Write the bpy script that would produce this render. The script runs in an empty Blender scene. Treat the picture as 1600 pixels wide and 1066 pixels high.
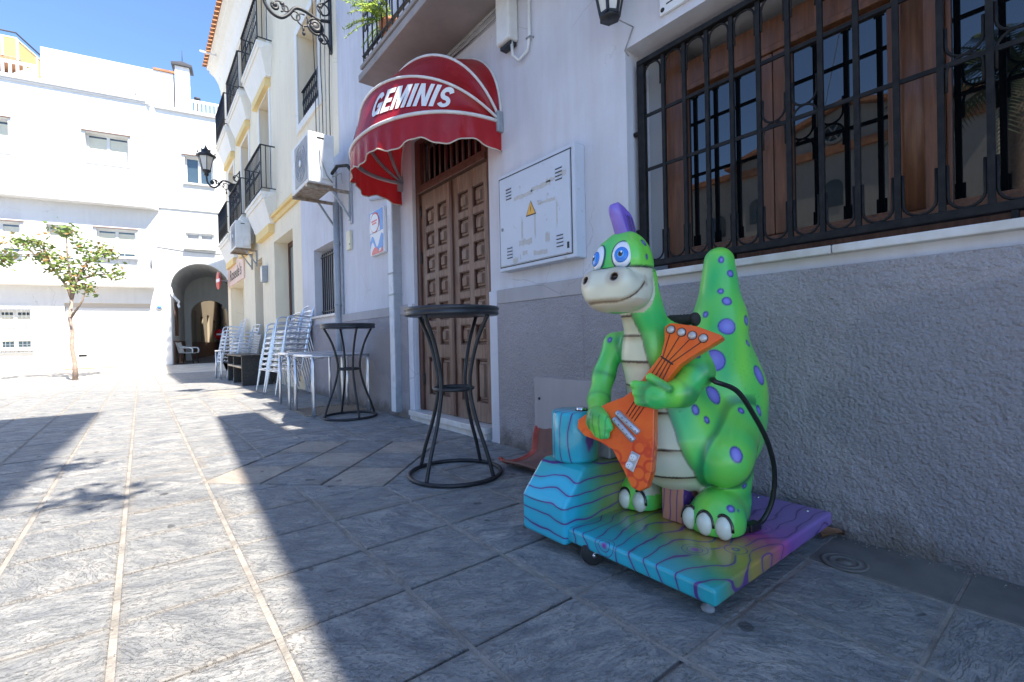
import bpy, math, random
import numpy as np
from mathutils import Vector, Matrix, Euler, noise as mnoise

random.seed(7)
S = bpy.context.scene
COL = S.collection
R = math.radians
PI = math.pi

# ------------------------------------------------------------------ camera, sky, sun, exposure
cam_d = bpy.data.cameras.new('camera')
cam_d.lens = 16.552; cam_d.sensor_width = 36.0; cam_d.clip_start = 0.02; cam_d.clip_end = 2000
cam = bpy.data.objects.new('camera', cam_d); COL.objects.link(cam)
yaw, pitch, roll = R(38.2428), R(-0.3830), R(1.2448)
fw = Vector((math.sin(yaw)*math.cos(pitch), math.cos(yaw)*math.cos(pitch), math.sin(pitch)))
rt = Vector((math.cos(yaw), -math.sin(yaw), 0)); dn = fw.cross(rt)
cr, sr = math.cos(roll), math.sin(roll)
ax = rt*cr + dn*sr; ay = -(rt*-sr + dn*cr); az = -fw
cam.matrix_world = Matrix(((ax.x, ay.x, az.x, 0), (ax.y, ay.y, az.y, 0), (ax.z, ay.z, az.z, 0.87), (0, 0, 0, 1)))
S.camera = cam

SUN_DIR = Vector((0.11, -0.60, 1.0)).normalized()         # towards the sun
W = bpy.data.worlds.new('World'); S.world = W; W.use_nodes = True
nt = W.node_tree; nt.nodes.clear()
sky = nt.nodes.new('ShaderNodeTexSky'); sky.sky_type = 'NISHITA'; sky.sun_disc = False
sky.sun_elevation = math.asin(SUN_DIR.z); sky.sun_rotation = math.atan2(SUN_DIR.x, SUN_DIR.y)
sky.altitude = 50; sky.air_density = 0.85; sky.dust_density = 0.0; sky.ozone_density = 6.0
bg = nt.nodes.new('ShaderNodeBackground'); bg.inputs[1].default_value = 0.122
wo = nt.nodes.new('ShaderNodeOutputWorld')
nt.links.new(sky.outputs[0], bg.inputs[0]); nt.links.new(bg.outputs[0], wo.inputs[0])
sun_d = bpy.data.lights.new('sun', 'SUN'); sun_d.energy = 4.0; sun_d.angle = R(0.6); sun_d.color = (1.0, 0.93, 0.82)
sun = bpy.data.objects.new('sun', sun_d); COL.objects.link(sun)
sun.rotation_euler = SUN_DIR.to_track_quat('Z', 'Y').to_euler(); sun.location = (3, -10, 20)
vs = S.view_settings; vs.view_transform = 'Standard'; vs.look = 'None'; vs.gamma = 1.0; vs.use_curve_mapping = False
vs.exposure = 1.65

# ------------------------------------------------------------------ helpers: objects
ORG = {}
def reg(o, org): ORG[o.name] = Vector(org)
def thing(name, label, cat, loc=(0, 0, 0), group=None, kind=None):
    o = bpy.data.objects.new(name, None); COL.objects.link(o); o.location = loc
    o.empty_display_size = 0.1
    o['label'] = label; o['category'] = cat
    if group: o['group'] = group
    if kind: o['kind'] = kind
    reg(o, loc); return o
def tag(o, label, cat, group=None):
    o['label'] = label; o['category'] = cat
    if group: o['group'] = group
    return o
def link_mesh(name, me, parent=None, org=(0, 0, 0)):
    o = bpy.data.objects.new(name, me); COL.objects.link(o)
    if parent: o.parent = parent
    reg(o, org); return o
def kids(o): return [c for c in bpy.data.objects if c.parent == o]
def copy_tree(o, parent=None):
    c = o.copy(); COL.objects.link(c); c.parent = parent
    for ch in kids(o): copy_tree(ch, c)
    return c

class MB:
    def __init__(s): s.v = []; s.f = []; s.m = []; s.cur = 0; s.sm = []; s.smooth = False
    def add(s, vs_, fs):
        b = len(s.v); s.v += [tuple(p) for p in vs_]
        for f in fs: s.f.append([b+i for i in f]); s.m.append(s.cur); s.sm.append(s.smooth)
    def box(s, x0, x1, y0, y1, z0, z1):
        s.add([(x0,y0,z0),(x1,y0,z0),(x1,y1,z0),(x0,y1,z0),(x0,y0,z1),(x1,y0,z1),(x1,y1,z1),(x0,y1,z1)],
              [(0,3,2,1),(4,5,6,7),(0,1,5,4),(1,2,6,5),(2,3,7,6),(3,0,4,7)]); return s
    def obox(s, c, ex, ey, ez, hx, hy, hz):
        c = Vector(c); ex = Vector(ex)*hx; ey = Vector(ey)*hy; ez = Vector(ez)*hz
        P = [c-ex-ey-ez, c+ex-ey-ez, c+ex+ey-ez, c-ex+ey-ez, c-ex-ey+ez, c+ex-ey+ez, c+ex+ey+ez, c-ex+ey+ez]
        s.add(P, [(0,3,2,1),(4,5,6,7),(0,1,5,4),(1,2,6,5),(2,3,7,6),(3,0,4,7)]); return s
    def beam(s, a, b, w, h, up=(0,0,1)):
        a = Vector(a); b = Vector(b); d = (b-a); L = d.length; d.normalize()
        up = Vector(up)
        if abs(d.dot(up)) > .98: up = Vector((1,0,0))
        x = d.cross(up).normalized(); y = x.cross(d)
        return s.obox((a+b)/2, d, x, y, L/2, w/2, h/2)
    def tube(s, pts, r, n=8, closed=False, cap=True):
        P = [Vector(p) for p in pts]; k = len(P)
        rs = r if isinstance(r, (list, tuple)) else [r]*k
        T = []
        for i in range(k):
            if closed: t = P[(i+1) % k]-P[i-1]
            else: t = P[min(i+1, k-1)]-P[max(i-1, 0)]
            T.append(t.normalized())
        u = T[0].orthogonal().normalized(); rings = []
        for i in range(k):
            u = (u - T[i]*u.dot(T[i])); u = u.normalized() if u.length > 1e-6 else T[i].orthogonal().normalized()
            w = T[i].cross(u)
            rings.append([P[i]+(u*math.cos(2*PI*j/n)+w*math.sin(2*PI*j/n))*rs[i] for j in range(n)])
        vv = [p for rr in rings for p in rr]; ff = []
        for i in range(k if closed else k-1):
            a = i*n; b = ((i+1) % k)*n
            off = 0
            if closed and i == k-1:
                best = min(range(n), key=lambda o: sum((rings[-1][j]-rings[0][(j+o) % n]).length for j in range(n))); off = best
            for j in range(n): ff.append((a+j, a+(j+1) % n, b+(j+1+off) % n, b+(j+off) % n))
        if not closed and cap: ff += [tuple(range(n-1, -1, -1)), tuple(range((k-1)*n, k*n))]
        old = s.smooth; s.smooth = True; s.add(vv, ff); s.smooth = old; return s
    def lathe(s, prof, c=(0,0,0), n=24, axis=(0,0,1), cap=True):
        c = Vector(c); a = Vector(axis).normalized(); u = a.orthogonal().normalized(); w = a.cross(u)
        vv = []; ff = []
        for (r, z) in prof:
            for j in range(n): vv.append(c+a*z+(u*math.cos(2*PI*j/n)+w*math.sin(2*PI*j/n))*r)
        for i in range(len(prof)-1):
            for j in range(n): ff.append((i*n+j, i*n+(j+1) % n, (i+1)*n+(j+1) % n, (i+1)*n+j))
        if cap: ff += [tuple(range(n-1, -1, -1)), tuple(range((len(prof)-1)*n, len(prof)*n))]
        old = s.smooth; s.smooth = True; s.add(vv, ff); s.smooth = old; return s
    def prism(s, poly, f0, f1):
        """poly of 2D points, f0/f1 map (a,b)->3D for the two ends"""
        n = len(poly); vv = [f0(*p) for p in poly]+[f1(*p) for p in poly]
        ff = [tuple(range(n-1, -1, -1)), tuple(range(n, 2*n))]+[(i, (i+1) % n, n+(i+1) % n, n+i) for i in range(n)]
        s.add(vv, ff); return s
    def ell(s, c, r, nu=20, nv=12, M=None):
        c = Vector(c); vv = []; ff = []
        for i in range(1, nv):
            th = PI*i/nv
            for j in range(nu):
                ph = 2*PI*j/nu
                p = Vector((r[0]*math.sin(th)*math.cos(ph), r[1]*math.sin(th)*math.sin(ph), r[2]*math.cos(th)))
                vv.append(c+(M@p if M else p))
        for i in range(nv-2):
            for j in range(nu): ff.append((i*nu+j, (i+1)*nu+j, (i+1)*nu+(j+1) % nu, i*nu+(j+1) % nu))
        t = len(vv); pz = Vector((0, 0, r[2]))
        vv += [c+(M@pz if M else pz), c-(M@pz if M else pz)]
        for j in range(nu): ff += [(t, j, (j+1) % nu), (t+1, (nv-2)*nu+(j+1) % nu, (nv-2)*nu+j)]
        old = s.smooth; s.smooth = True; s.add(vv, ff); s.smooth = old; return s
    def mesh(s, name, mats, org=(0, 0, 0)):
        me = bpy.data.meshes.new(name); o = Vector(org)
        me.from_pydata([tuple(Vector(p)-o) for p in s.v], [], s.f)
        mats = mats if isinstance(mats, (list, tuple)) else [mats]
        for m in mats: me.materials.append(m)
        me.polygons.foreach_set('material_index', s.m); me.polygons.foreach_set('use_smooth', s.sm)
        me.update(); return me
    def build(s, name, mats, parent=None, bevel=0, seg=2, org=None, weld=False):
        if org is None: org = ORG[parent.name] if parent else (0, 0, 0)
        me = s.mesh(name, mats, org)
        o = link_mesh(name, me, parent, org)
        if not parent: o.location = org
        if bevel:
            b = o.modifiers.new('bevel', 'BEVEL'); b.width = bevel; b.segments = seg; b.limit_method = 'ANGLE'; b.angle_limit = R(40)
        return o
def structure(o): o['kind'] = 'structure'; return o
def stuff(o): o['kind'] = 'stuff'; return o

# ------------------------------------------------------------------ helpers: materials
MATS = {}
class NT:
    def __init__(s, name):
        s.mat = bpy.data.materials.new(name); s.mat.use_nodes = True; s.t = s.mat.node_tree; s.t.nodes.clear()
        s.out = s.n('ShaderNodeOutputMaterial'); s.b = s.n('ShaderNodeBsdfPrincipled'); s.l(s.b.outputs[0], s.out.inputs[0])
    def n(s, t, **k):
        x = s.t.nodes.new(t)
        for a, b in k.items(): setattr(x, a, b)
        return x
    def l(s, a, b): s.t.links.new(a, b)
    def set(s, node, **k):
        for a, v in k.items():
            key = a.replace('_', ' ')
            if isinstance(v, bpy.types.NodeSocket): s.l(v, node.inputs[key])
            else: node.inputs[key].default_value = v
        return node
    def coord(s, kind='Object', scale=(1, 1, 1), rot=(0, 0, 0), loc=(0, 0, 0)):
        t = s.n('ShaderNodeTexCoord'); m = s.n('ShaderNodeMapping'); s.l(t.outputs[kind], m.inputs[0])
        m.inputs['Scale'].default_value = scale; m.inputs['Rotation'].default_value = rot; m.inputs['Location'].default_value = loc
        return m.outputs[0]
    def noise(s, vec, scale=5, detail=4, rough=.55, dist=0, w=None):
        x = s.n('ShaderNodeTexNoise')
        if w is not None: x.noise_dimensions = '4D'; s.l(w, x.inputs['W'])
        if vec is not None: s.l(vec, x.inputs['Vector'])
        s.set(x, Scale=scale, Detail=detail, Roughness=rough, Distortion=dist); return x.outputs['Fac']
    def ramp(s, fac, stops, interp='LINEAR'):
        r = s.n('ShaderNodeValToRGB'); s.l(fac, r.inputs[0]); e = r.color_ramp.elements; r.color_ramp.interpolation = interp
        while len(e) < len(stops): e.new(.5)
        for el, (p, c) in zip(e, stops):
            el.position = p; el.color = (c, c, c, 1) if isinstance(c, (int, float)) else (*c, 1)
        return r.outputs[0]
    def mix(s, fac, a, b, mode='MIX'):
        x = s.n('ShaderNodeMix', data_type='RGBA', blend_type=mode)
        for i_, v in ((0, fac), (6, a), (7, b)):
            if isinstance(v, bpy.types.NodeSocket): s.l(v, x.inputs[i_])
            elif i_ == 0: x.inputs[0].default_value = v
            else: x.inputs[i_].default_value = (v, v, v, 1) if isinstance(v, (int, float)) else (*v, 1)
        return x.outputs[2]
    def math(s, op, a, b=0.5, c=None):
        x = s.n('ShaderNodeMath', operation=op)
        for i, v in enumerate((a, b) if c is None else (a, b, c)):
            if isinstance(v, bpy.types.NodeSocket): s.l(v, x.inputs[i])
            else: x.inputs[i].default_value = v
        return x.outputs[0]
    def bump(s, h, strength=.5, dist=.01, normal=None):
        x = s.n('ShaderNodeBump'); s.l(h, x.inputs['Height']); x.inputs['Strength'].default_value = strength; x.inputs['Distance'].default_value = dist
        if normal: s.l(normal, x.inputs['Normal'])
        s.l(x.outputs[0], s.b.inputs['Normal']); return x.outputs[0]
    def base(s, c):
        if isinstance(c, bpy.types.NodeSocket): s.l(c, s.b.inputs['Base Color'])
        else: s.b.inputs['Base Color'].default_value = (*c, 1)
def pm(name, c1, c2=None, rough=.6, metal=0, vscale=6, bump=0, bscale=40, bdist=.003, coat=0, spec=.5, stretch=(1, 1, 1), detail=5, lo=.35, hi=.65, rvar=0):
    n = NT(name); co = n.coord('Object', stretch)
    n.set(n.b, Roughness=rough, Metallic=metal)
    n.b.inputs['Specular IOR Level'].default_value = spec
    if coat: n.b.inputs['Coat Weight'].default_value = coat; n.b.inputs['Coat Roughness'].default_value = .06
    if c2: n.base(n.ramp(n.noise(co, vscale, detail, .6), [(lo, c1), (hi, c2)]))
    else: n.base(c1)
    if rvar: n.l(n.math('ADD', n.math('MULTIPLY', n.noise(co, vscale*2.3, 3), rvar), rough-rvar/2), n.b.inputs['Roughness'])
    if bump: n.bump(n.noise(co, bscale, 4), bump, bdist)
    MATS[name] = n.mat; return n.mat

# paint, plaster, stone
M_lav = None
def wall_paint(name, c, dirt, stain=.5, zlow=None, bs=25):
    n = NT(name); co = n.coord('Object')
    a = n.noise(co, 1.3, 6, .65); b = n.noise(n.coord('Object', (3, 3, .35)), 3.0, 5, .6)
    f = n.ramp(n.math('MULTIPLY', a, b), [(.16, 1.0), (.34, 0.0)])
    col = n.mix(n.math('MULTIPLY', f, stain), c, dirt)
    spk = n.ramp(n.noise(co, 55, 2), [(.70, 0.0), (.74, 1.0)])
    col = n.mix(n.math('MULTIPLY', spk, .12), col, tuple(x*.45 for x in dirt))
    vc = n.n('ShaderNodeTexVoronoi', feature='DISTANCE_TO_EDGE'); n.l(n.mix(.22, co, n.noise(co, 3, 4), 'ADD'), vc.inputs['Vector']); n.set(vc, Scale=1.3)
    ck = n.math('MULTIPLY', n.ramp(vc.outputs['Distance'], [(.0015, .55), (.004, 0.0)]), n.ramp(n.noise(co, 1.1, 2), [(.52, 0.0), (.60, 1.0)])); col = n.mix(ck, col, tuple(x*.4 for x in dirt))
    n.base(col); n.set(n.b, Roughness=.85); n.b.inputs['Specular IOR Level'].default_value = .3
    h = n.math('ADD', n.noise(co, bs, 5, .6), n.math('MULTIPLY', n.noise(co, 4, 2), 2.0))
    n.bump(h, .25, .006); return n.mat
M_lav = wall_paint('lavender_limewash', (.655, .655, .705), (.53, .50, .51), .5)
M_cream = wall_paint('cream_paint', (.90, .80, .61), (.80, .69, .52), .5)
M_creamw = wall_paint('pale_moulding_paint', (.88, .85, .79), (.78, .73, .64), .4)
M_yellow = wall_paint('yellow_paint', (.88, .66, .30), (.76, .56, .28), .4)
M_white = wall_paint('white_limewash', (.74, .74, .735), (.62, .61, .59), .35)
M_far = wall_paint('pale_grey_render', (.62, .62, .60), (.5, .49, .46), .4)
M_church = wall_paint('church_render', (.45, .42, .36), (.36, .33, .28), .5)
M_dado = wall_paint('grey_band_paint', (.45, .42, .42), (.37, .34, .34), .6)
def stucco():
    n = NT('rough_grey_stucco'); co = n.coord('Object')
    v = n.n('ShaderNodeTexVoronoi'); n.l(co, v.inputs['Vector']); n.set(v, Scale=70.0)
    a = n.noise(co, 150, 3, .6); b = n.noise(co, 1.6, 4, .6); c = n.noise(co, 52, 4, .68)
    h = n.math('ADD', n.math('MULTIPLY', c, 1.1), n.math('MULTIPLY', n.math('SUBTRACT', 1.0, v.outputs['Distance']), .35))
    col = n.ramp(b, [(.3, (.345, .315, .325)), (.7, (.445, .41, .42))])
    col = n.mix(n.math('MULTIPLY', n.ramp(a, [(.45, 0.0), (.75, 1.0)]), .45), col, (.58, .56, .58))
    col = n.mix(n.ramp(n.noise(co, 2.6, 5, .7), [(.62, 0.0), (.78, .45)]), col, (.25, .22, .17))
    zz = n.n('ShaderNodeSeparateXYZ'); n.l(co, zz.inputs[0])
    sp = n.ramp(n.math('SUBTRACT', n.math('ADD', zz.outputs[2], n.math('MULTIPLY', n.noise(co, 7, 5, .7), -.35)), -.25), [(.10, .75), (.24, 0.0)])
    col = n.mix(sp, col, (.17, .145, .115))
    pt_ = n.ramp(n.noise(co, .9, 2, .4), [(.60, 0.0), (.615, .5)]); col = n.mix(pt_, col, (.30, .29, .31))
    n.base(col); n.set(n.b, Roughness=.92); n.b.inputs['Specular IOR Level'].default_value = .25
    n.bump(h, 1.0, .019); return n.mat
M_stucco = stucco()
def slate(name, single, c=((.185, .193, .207), (.315, .316, .312), (.49, .465, .43)), amp=1.0):
    n = NT(name); t = n.n('ShaderNodeTexCoord')
    if single: rnd = n.n('ShaderNodeObjectInfo').outputs['Random']
    else:
        at = n.n('ShaderNodeAttribute', attribute_name='rnd'); rnd = at.outputs['Fac']
    w = n.math('MULTIPLY', rnd, 57.0)
    vr = n.n('ShaderNodeVectorRotate', rotation_type='Z_AXIS'); n.l(t.outputs['Object'], vr.inputs['Vector'])
    n.l(n.math('ADD', n.math('MULTIPLY', n.math('SUBTRACT', rnd, .5), 1.3), .62), vr.inputs['Angle'])
    def mp(sx, sy):
        m_ = n.n('ShaderNodeMapping'); n.l(vr.outputs[0], m_.inputs[0]); m_.inputs['Scale'].default_value = (sx, sy, 3); return m_.outputs[0]
    broad = n.noise(mp(4.5, 10.0), 1.0, 7, .62, .5, w)
    x = n.math('MULTIPLY', broad, 15.0); fl = n.math('FLOOR', x, 0); fr = n.math('FRACT', x, 0)
    st = n.ramp(fr, [(.70, 0.0), (.95, 1.0)]); terr = n.math('MULTIPLY', n.math('ADD', fl, st), 1/15)
    streak = n.noise(mp(7, 20), 1.0, 7, .70, .8, w)
    fine = n.noise(t.outputs['Object'], 85, 5, .7, 0, w)
    h = n.math('ADD', n.math('MULTIPLY', terr, 1.6), n.math('ADD', n.math('MULTIPLY', streak, .55), n.math('MULTIPLY', fine, .22)))
    f = n.math('ADD', n.math('MULTIPLY', streak, .50), n.math('ADD', n.math('MULTIPLY', broad, .30), n.math('MULTIPLY', fine, .20)))
    col = n.ramp(f, [(.415, c[0]), (.50, c[1]), (.585, c[2])])
    edge = n.math('MULTIPLY', n.ramp(fr, [(.60, 0.0), (.82, .50), (.97, 0.0)]), n.ramp(n.noise(mp(5, 9), 1.0, 3, .5, 0, w), [(.42, .15), (.60, 1.0)]))
    col = n.mix(edge, col, tuple(q*.42 for q in c[0]))
    wn = n.n('ShaderNodeTexWhiteNoise', noise_dimensions='1D'); n.l(w, wn.inputs['W'])
    col = n.mix(n.math('MULTIPLY', wn.outputs['Value'], .45), col, tuple(q*.72 for q in c[1]))
    gm = n.ramp(n.noise(t.outputs['Object'], 9, 1, .4, 0, w), [(.735, 0.0), (.75, .7)])
    col = n.mix(gm, col, (.05, .05, .052))
    if single:
        sp_ = n.n('ShaderNodeSeparateXYZ'); n.l(t.outputs['Object'], sp_.inputs[0])
        ed = n.math('MAXIMUM', n.math('ABSOLUTE', sp_.outputs[0], 0), n.math('ABSOLUTE', sp_.outputs[1], 0))
        ed = n.math('ADD', ed, n.math('MULTIPLY', n.math('SUBTRACT', n.noise(t.outputs['Object'], 16, 4, .7, 0, w), .5), .09))
        col = n.mix(n.ramp(ed, [(.172, 0.0), (.205, .65)]), col, (.27, .24, .205))
    n.base(col); n.set(n.b, Roughness=.60); n.b.inputs['Specular IOR Level'].default_value = .45
    n.bump(h, 1.0*amp, .040); return n.mat
M_slate = slate('riven_slate', True); M_slate_far = slate('riven_slate_field', False, ((.21, .214, .22), (.31, .308, .30), (.43, .415, .39)), .7)
BEI = ((.30, .255, .215), (.40, .345, .29), (.50, .44, .37))
M_beige = slate('beige_sandstone', True, BEI, .45); M_beige_far = slate('beige_sandstone_field', False, BEI, .45)
M_mortar = pm('sandy_mortar', (.22, .20, .175), (.37, .34, .30), .95, 0, 9, .9, 70, .010)
M_gutter = pm('dark_concrete_strip', (.10, .098, .092), (.17, .16, .145), .8, 0, 4, .3, 90, .003)
M_marble = pm('worn_white_marble', (.70, .68, .66), (.55, .51, .46), .4, 0, 7, .15, 30, .002)
# metals
M_iron = pm('black_wrought_iron', (.013, .014, .017), (.03, .031, .036), .48, 0, 14, .25, 60, .002)
M_grille = pm('dark_painted_grille', (.007, .0075, .009), (.02, .019, .019), .6, 0, 18, .2, 70, .002, 0, .22)
M_alu = pm('polished_aluminium', (.66, .69, .76), (.80, .82, .86), .28, .85, 8)
M_aluw = pm('white_tube_paint', (.74, .76, .80), (.82, .83, .85), .35, .15, 8)
M_galv = pm('galvanised_grey_paint', (.30, .33, .36), (.38, .41, .44), .5, .2, 10)
M_chrome = pm('chrome', (.75, .75, .77), None, .18, 1)
M_rust = pm('rusty_bracket', (.42, .36, .28), (.22, .14, .09), .7, .2, 16)
M_blackplastic = pm('black_plastic', (.012, .012, .013), None, .4)
M_rubber = pm('black_rubber', (.018, .018, .019), (.04, .038, .035), .8, 0, 12)
M_whiteplastic = pm('white_plastic', (.78, .78, .77), (.68, .67, .64), .45, 0, 5)
M_acgrey = pm('ac_grille_grey', (.30, .31, .32), None, .5)
M_conduit = pm('weathered_white_conduit', (.72, .74, .78), (.52, .53, .55), .6, 0, 5, lo=.5, hi=.7)
M_greyduct = pm('grey_duct', (.40, .42, .46), (.33, .34, .37), .6, 0, 6)
M_cable = pm('grey_cable', (.38, .38, .38), (.28, .27, .26), .7, 0, 9)
# wood
def woodmat(name, c1, c2, c3, rough=.5, axis=2, sc=1.0, gray=0):
    n = NT(name); st = [14, 14, 14]; st[axis] = 1.2
    co = n.coord('Object', tuple(x*sc for x in st))
    a = n.noise(co, 3, 6, .6, .8); b = n.noise(n.coord('Object', (2, 2, 2)), 1.5, 3)
    col = n.ramp(a, [(.28, c1), (.52, c2), (.75, c3)])
    if gray: col = n.mix(n.math('MULTIPLY', n.ramp(b, [(.38, 0.0), (.66, 1.0)]), gray), col, (.36, .29, .24))
    n.base(col); n.set(n.b, Roughness=rough); n.bump(a, .3, .003); return n.mat
M_door = woodmat('weathered_door_wood', (.085, .042, .026), (.19, .10, .062), (.33, .205, .135), .6, 2, 1, .3)
M_doordark = woodmat('dark_frame_wood', (.055, .022, .014), (.10, .043, .028), (.15, .07, .045), .55, 2)
M_varnish = woodmat('orange_varnished_wood', (.085, .034, .016), (.15, .062, .030), (.22, .095, .048), .4, 2)
M_plank = woodmat('pale_plank', (.42, .30, .19), (.55, .42, .29), (.64, .52, .38), .6, 1)
M_darkplank = woodmat('black_stained_plank', (.012, .011, .011), (.03, .027, .025), (.06, .055, .05), .55, 1)
M_tan = woodmat('tan_shutter', (.36, .16, .075), (.48, .24, .12), (.55, .31, .17), .5, 2)
# glass
def glassmat(name, tint, ior=2.0, rough=.015, alpha=None):
    n = NT(name); n.base(tint); n.set(n.b, Roughness=rough, IOR=ior); n.b.inputs['Specular IOR Level'].default_value = .5
    return n.mat
M_glass = glassmat('dark_window_glass', (.004, .005, .006), 1.9)
M_glass2 = glassmat('blue_window_glass', (.05, .08, .10), 1.8)
M_shopglass = glassmat('shop_window_glass', (.30, .36, .35), 1.7)
M_blind = pm('cream_roller_blind', (.66, .64, .52), (.70, .68, .56), .8)
M_curtain = pm('grey_blind', (.42, .43, .45), None, .8)
M_frost = pm('frosted_lamp_glass', (.74, .70, .62), (.66, .60, .52), .25, 0, 3)
M_roof = pm('terracotta_tile', (.38, .15, .07), (.52, .25, .12), .8, 0, 5)
M_dark = pm('dark_void', (.01, .01, .01), None, .9)

def flatmat(name, c, rough=.5): return pm(name, c, None, rough)
M_red = flatmat('red_enamel', (.55, .015, .02), .35); M_whitep = flatmat('white_print', (.80, .80, .80), .45)
M_blue = flatmat('blue_print', (.10, .30, .68), .4); M_orangep = flatmat('warning_yellow', (.80, .40, .05), .45); M_ink = flatmat('black_ink', (.012, .012, .014), .5)
M_pink = flatmat('pink_red_print', (.75, .16, .16), .45)

# ------------------------------------------------------------------ helper: wall sheet with openings
def wall_grid(mb, mapf, a0, a1, b0, b1, holes, thick, back=True):
    """mapf(a,b,depth): depth 0 = front face, positive = into the wall"""
    A = sorted({a0, a1, *[h[i] for h in holes for i in (0, 1)]}); B = sorted({b0, b1, *[h[i] for h in holes for i in (2, 3)]})
    A = [a for a in A if a0 <= a <= a1]; B = [b for b in B if b0 <= b <= b1]
    inside = lambda a, b: any(h[0] < a < h[1] and h[2] < b < h[3] for h in holes)
    for i in range(len(A)-1):
        for j in range(len(B)-1):
            if inside((A[i]+A[i+1])/2, (B[j]+B[j+1])/2): continue
            for d, fl in ((0, 0), (thick, 1)):
                if d and not back: continue
                q = [mapf(A[i], B[j], d), mapf(A[i+1], B[j], d), mapf(A[i+1], B[j+1], d), mapf(A[i], B[j+1], d)]
                mb.add(q, [(3, 2, 1, 0) if fl else (0, 1, 2, 3)])
    def strip(p, q):
        mb.add([mapf(*p, 0), mapf(*q, 0), mapf(*q, thick), mapf(*p, thick)], [(0, 1, 2, 3)])
    for h in holes:
        c = [(max(h[0], a0), max(h[2], b0)), (min(h[1], a1), max(h[2], b0)), (min(h[1], a1), min(h[3], b1)), (max(h[0], a0), min(h[3], b1))]
        for k in range(4):
            p, q = c[k], c[(k+1) % 4]
            if k == 0 and h[2] <= b0 or k == 2 and h[3] >= b1 or k == 1 and h[1] >= a1 or k == 3 and h[0] <= a0: continue
            strip(p, q)
    c = [(a0, b0), (a1, b0), (a1, b1), (a0, b1)]
    for k in range(4): strip(c[(k+1) % 4], c[k])
XW = 2.34
def onwall(x0): return lambda a, b, d: (x0+d, a, b)

# ================================================================== GROUND
def gz(y): return 0.0 if y < 13 else max(-.07, -.07*(y-13)/5.4)
g = MB(); g.add([(-150, -150, -.16), (150, -150, -.16), (150, 150, -.16), (-150, 150, -.16)], [(0, 1, 2, 3)])
structure(g.build('ground', M_gutter))
pave = MB(); ys = [-7, 0, 6, 12, 13, 15, 17, 18.4, 19.6]
for a, b in zip(ys[:-1], ys[1:]):
    za, zb = gz(a)-.013, gz(b)-.013
    pave.add([(-14, a, za), (2.36, a, za), (2.36, b, zb), (-14, b, zb)], [(0, 1, 2, 3)])
pavement = structure(pave.build('pavement', M_mortar))
def proj(x, y, z):
    d = Vector((x, y, z-.87)); c = (d.dot(ax), -d.dot(ay), d.dot(fw))
    if c[2] < .05: return None
    return 800+735.65*c[0]/c[2], 533+735.65*c[1]/c[2], c[2]
def tile_geo(mb, poly, z0=-.02, z1=0.0, ch=.004):
    n = len(poly); cx = sum(p[0] for p in poly)/n; cy = sum(p[1] for p in poly)/n
    def ins(p):
        d = math.hypot(p[0]-cx, p[1]-cy); k = max(0, 1-ch*1.5/d) if d > 1e-6 else 1
        return (cx+(p[0]-cx)*k, cy+(p[1]-cy)*k)
    q = [ins(p) for p in poly]
    vv = [(p[0], p[1], z0) for p in poly]+[(p[0], p[1], z1-ch) for p in poly]+[(p[0], p[1], z1) for p in q]
    ff = [tuple(range(2*n, 3*n))]
    for i in range(n):
        j = (i+1) % n; ff += [(i, j, n+j, n+i), (n+i, n+j, 2*n+j, 2*n+i)]
    mb.add(vv, ff)
XS = [-.453, -.083, .303, .716, 1.125, 1.56, 1.99, 2.325]
while XS[0] > -12: XS.insert(0, XS[0]-.395)
YS = [.31+.405*k for k in range(-16, 48)]
ROS = [(1.125, .31+.405*8), (1.125, .31+.405*23), (-1.638, .31+.405*31)]
XS_all = XS
ROS[2] = (min(XS, key=lambda x: abs(x+1.9)), ROS[2][1])
DIA = .283; RR = 3*DIA
def clip_half(poly, a, b, c):       # keep a*x+b*y >= c
    out = []
    for i in range(len(poly)):
        p, q = poly[i], poly[(i+1) % len(poly)]
        dp, dq = a*p[0]+b*p[1]-c, a*q[0]+b*q[1]-c
        if dp >= 0: out.append(p)
        if dp*dq < 0:
            t = dp/(dp-dq); out.append((p[0]+(q[0]-p[0])*t, p[1]+(q[1]-p[1])*t))
    return out
def area(p): return abs(sum(p[i][0]*p[(i+1) % len(p)][1]-p[(i+1) % len(p)][0]*p[i][1] for i in range(len(p))))/2
tiles = []      # (kind, poly, cx, cy, simple)
gx, gy = .017, .011
for i in range(len(XS)-1):
    for j in range(len(YS)-1):
        x0, x1, y0, y1 = XS[i]+gx/2, XS[i+1]-gx/2, YS[j]+gy/2, YS[j+1]-gy/2
        if y0 > 19.3: continue
        if i == len(XS)-2 and y1 < .75: continue          # gutter strip here
        poly = [(x0, y0), (x1, y0), (x1, y1), (x0, y1)]; simple = True
        for (rx, ry) in ROS:
            if abs((x0+x1)/2-rx)+abs((y0+y1)/2-ry) < RR+.5:
                sx = 1 if (x0+x1)/2 > rx else -1; sy = 1 if (y0+y1)/2 > ry else -1
                p2 = clip_half(poly, sx, sy, RR+.012+sx*rx+sy*ry)
                if len(p2) < 3 or area(p2) < 1e-3: poly = None; break
                if abs(area(p2)-area(poly)) > 1e-6: poly = p2; simple = False
        if poly: tiles.append(('paving_tile', poly, simple))
for (rx, ry) in ROS:
    for a in (-1, 0, 1):
        for b in (-1, 0, 1):
            cx, cy = rx+(a-b)*DIA, ry+(a+b)*DIA
            if cx > 2.2: continue
            h = DIA-.010; kind = 'beige_tile' if (a+b) % 2 == 0 else 'paving_tile'
            tiles.append((kind, [(cx-h, cy), (cx, cy-h), (cx+h, cy), (cx, cy+h)], False))
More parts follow.
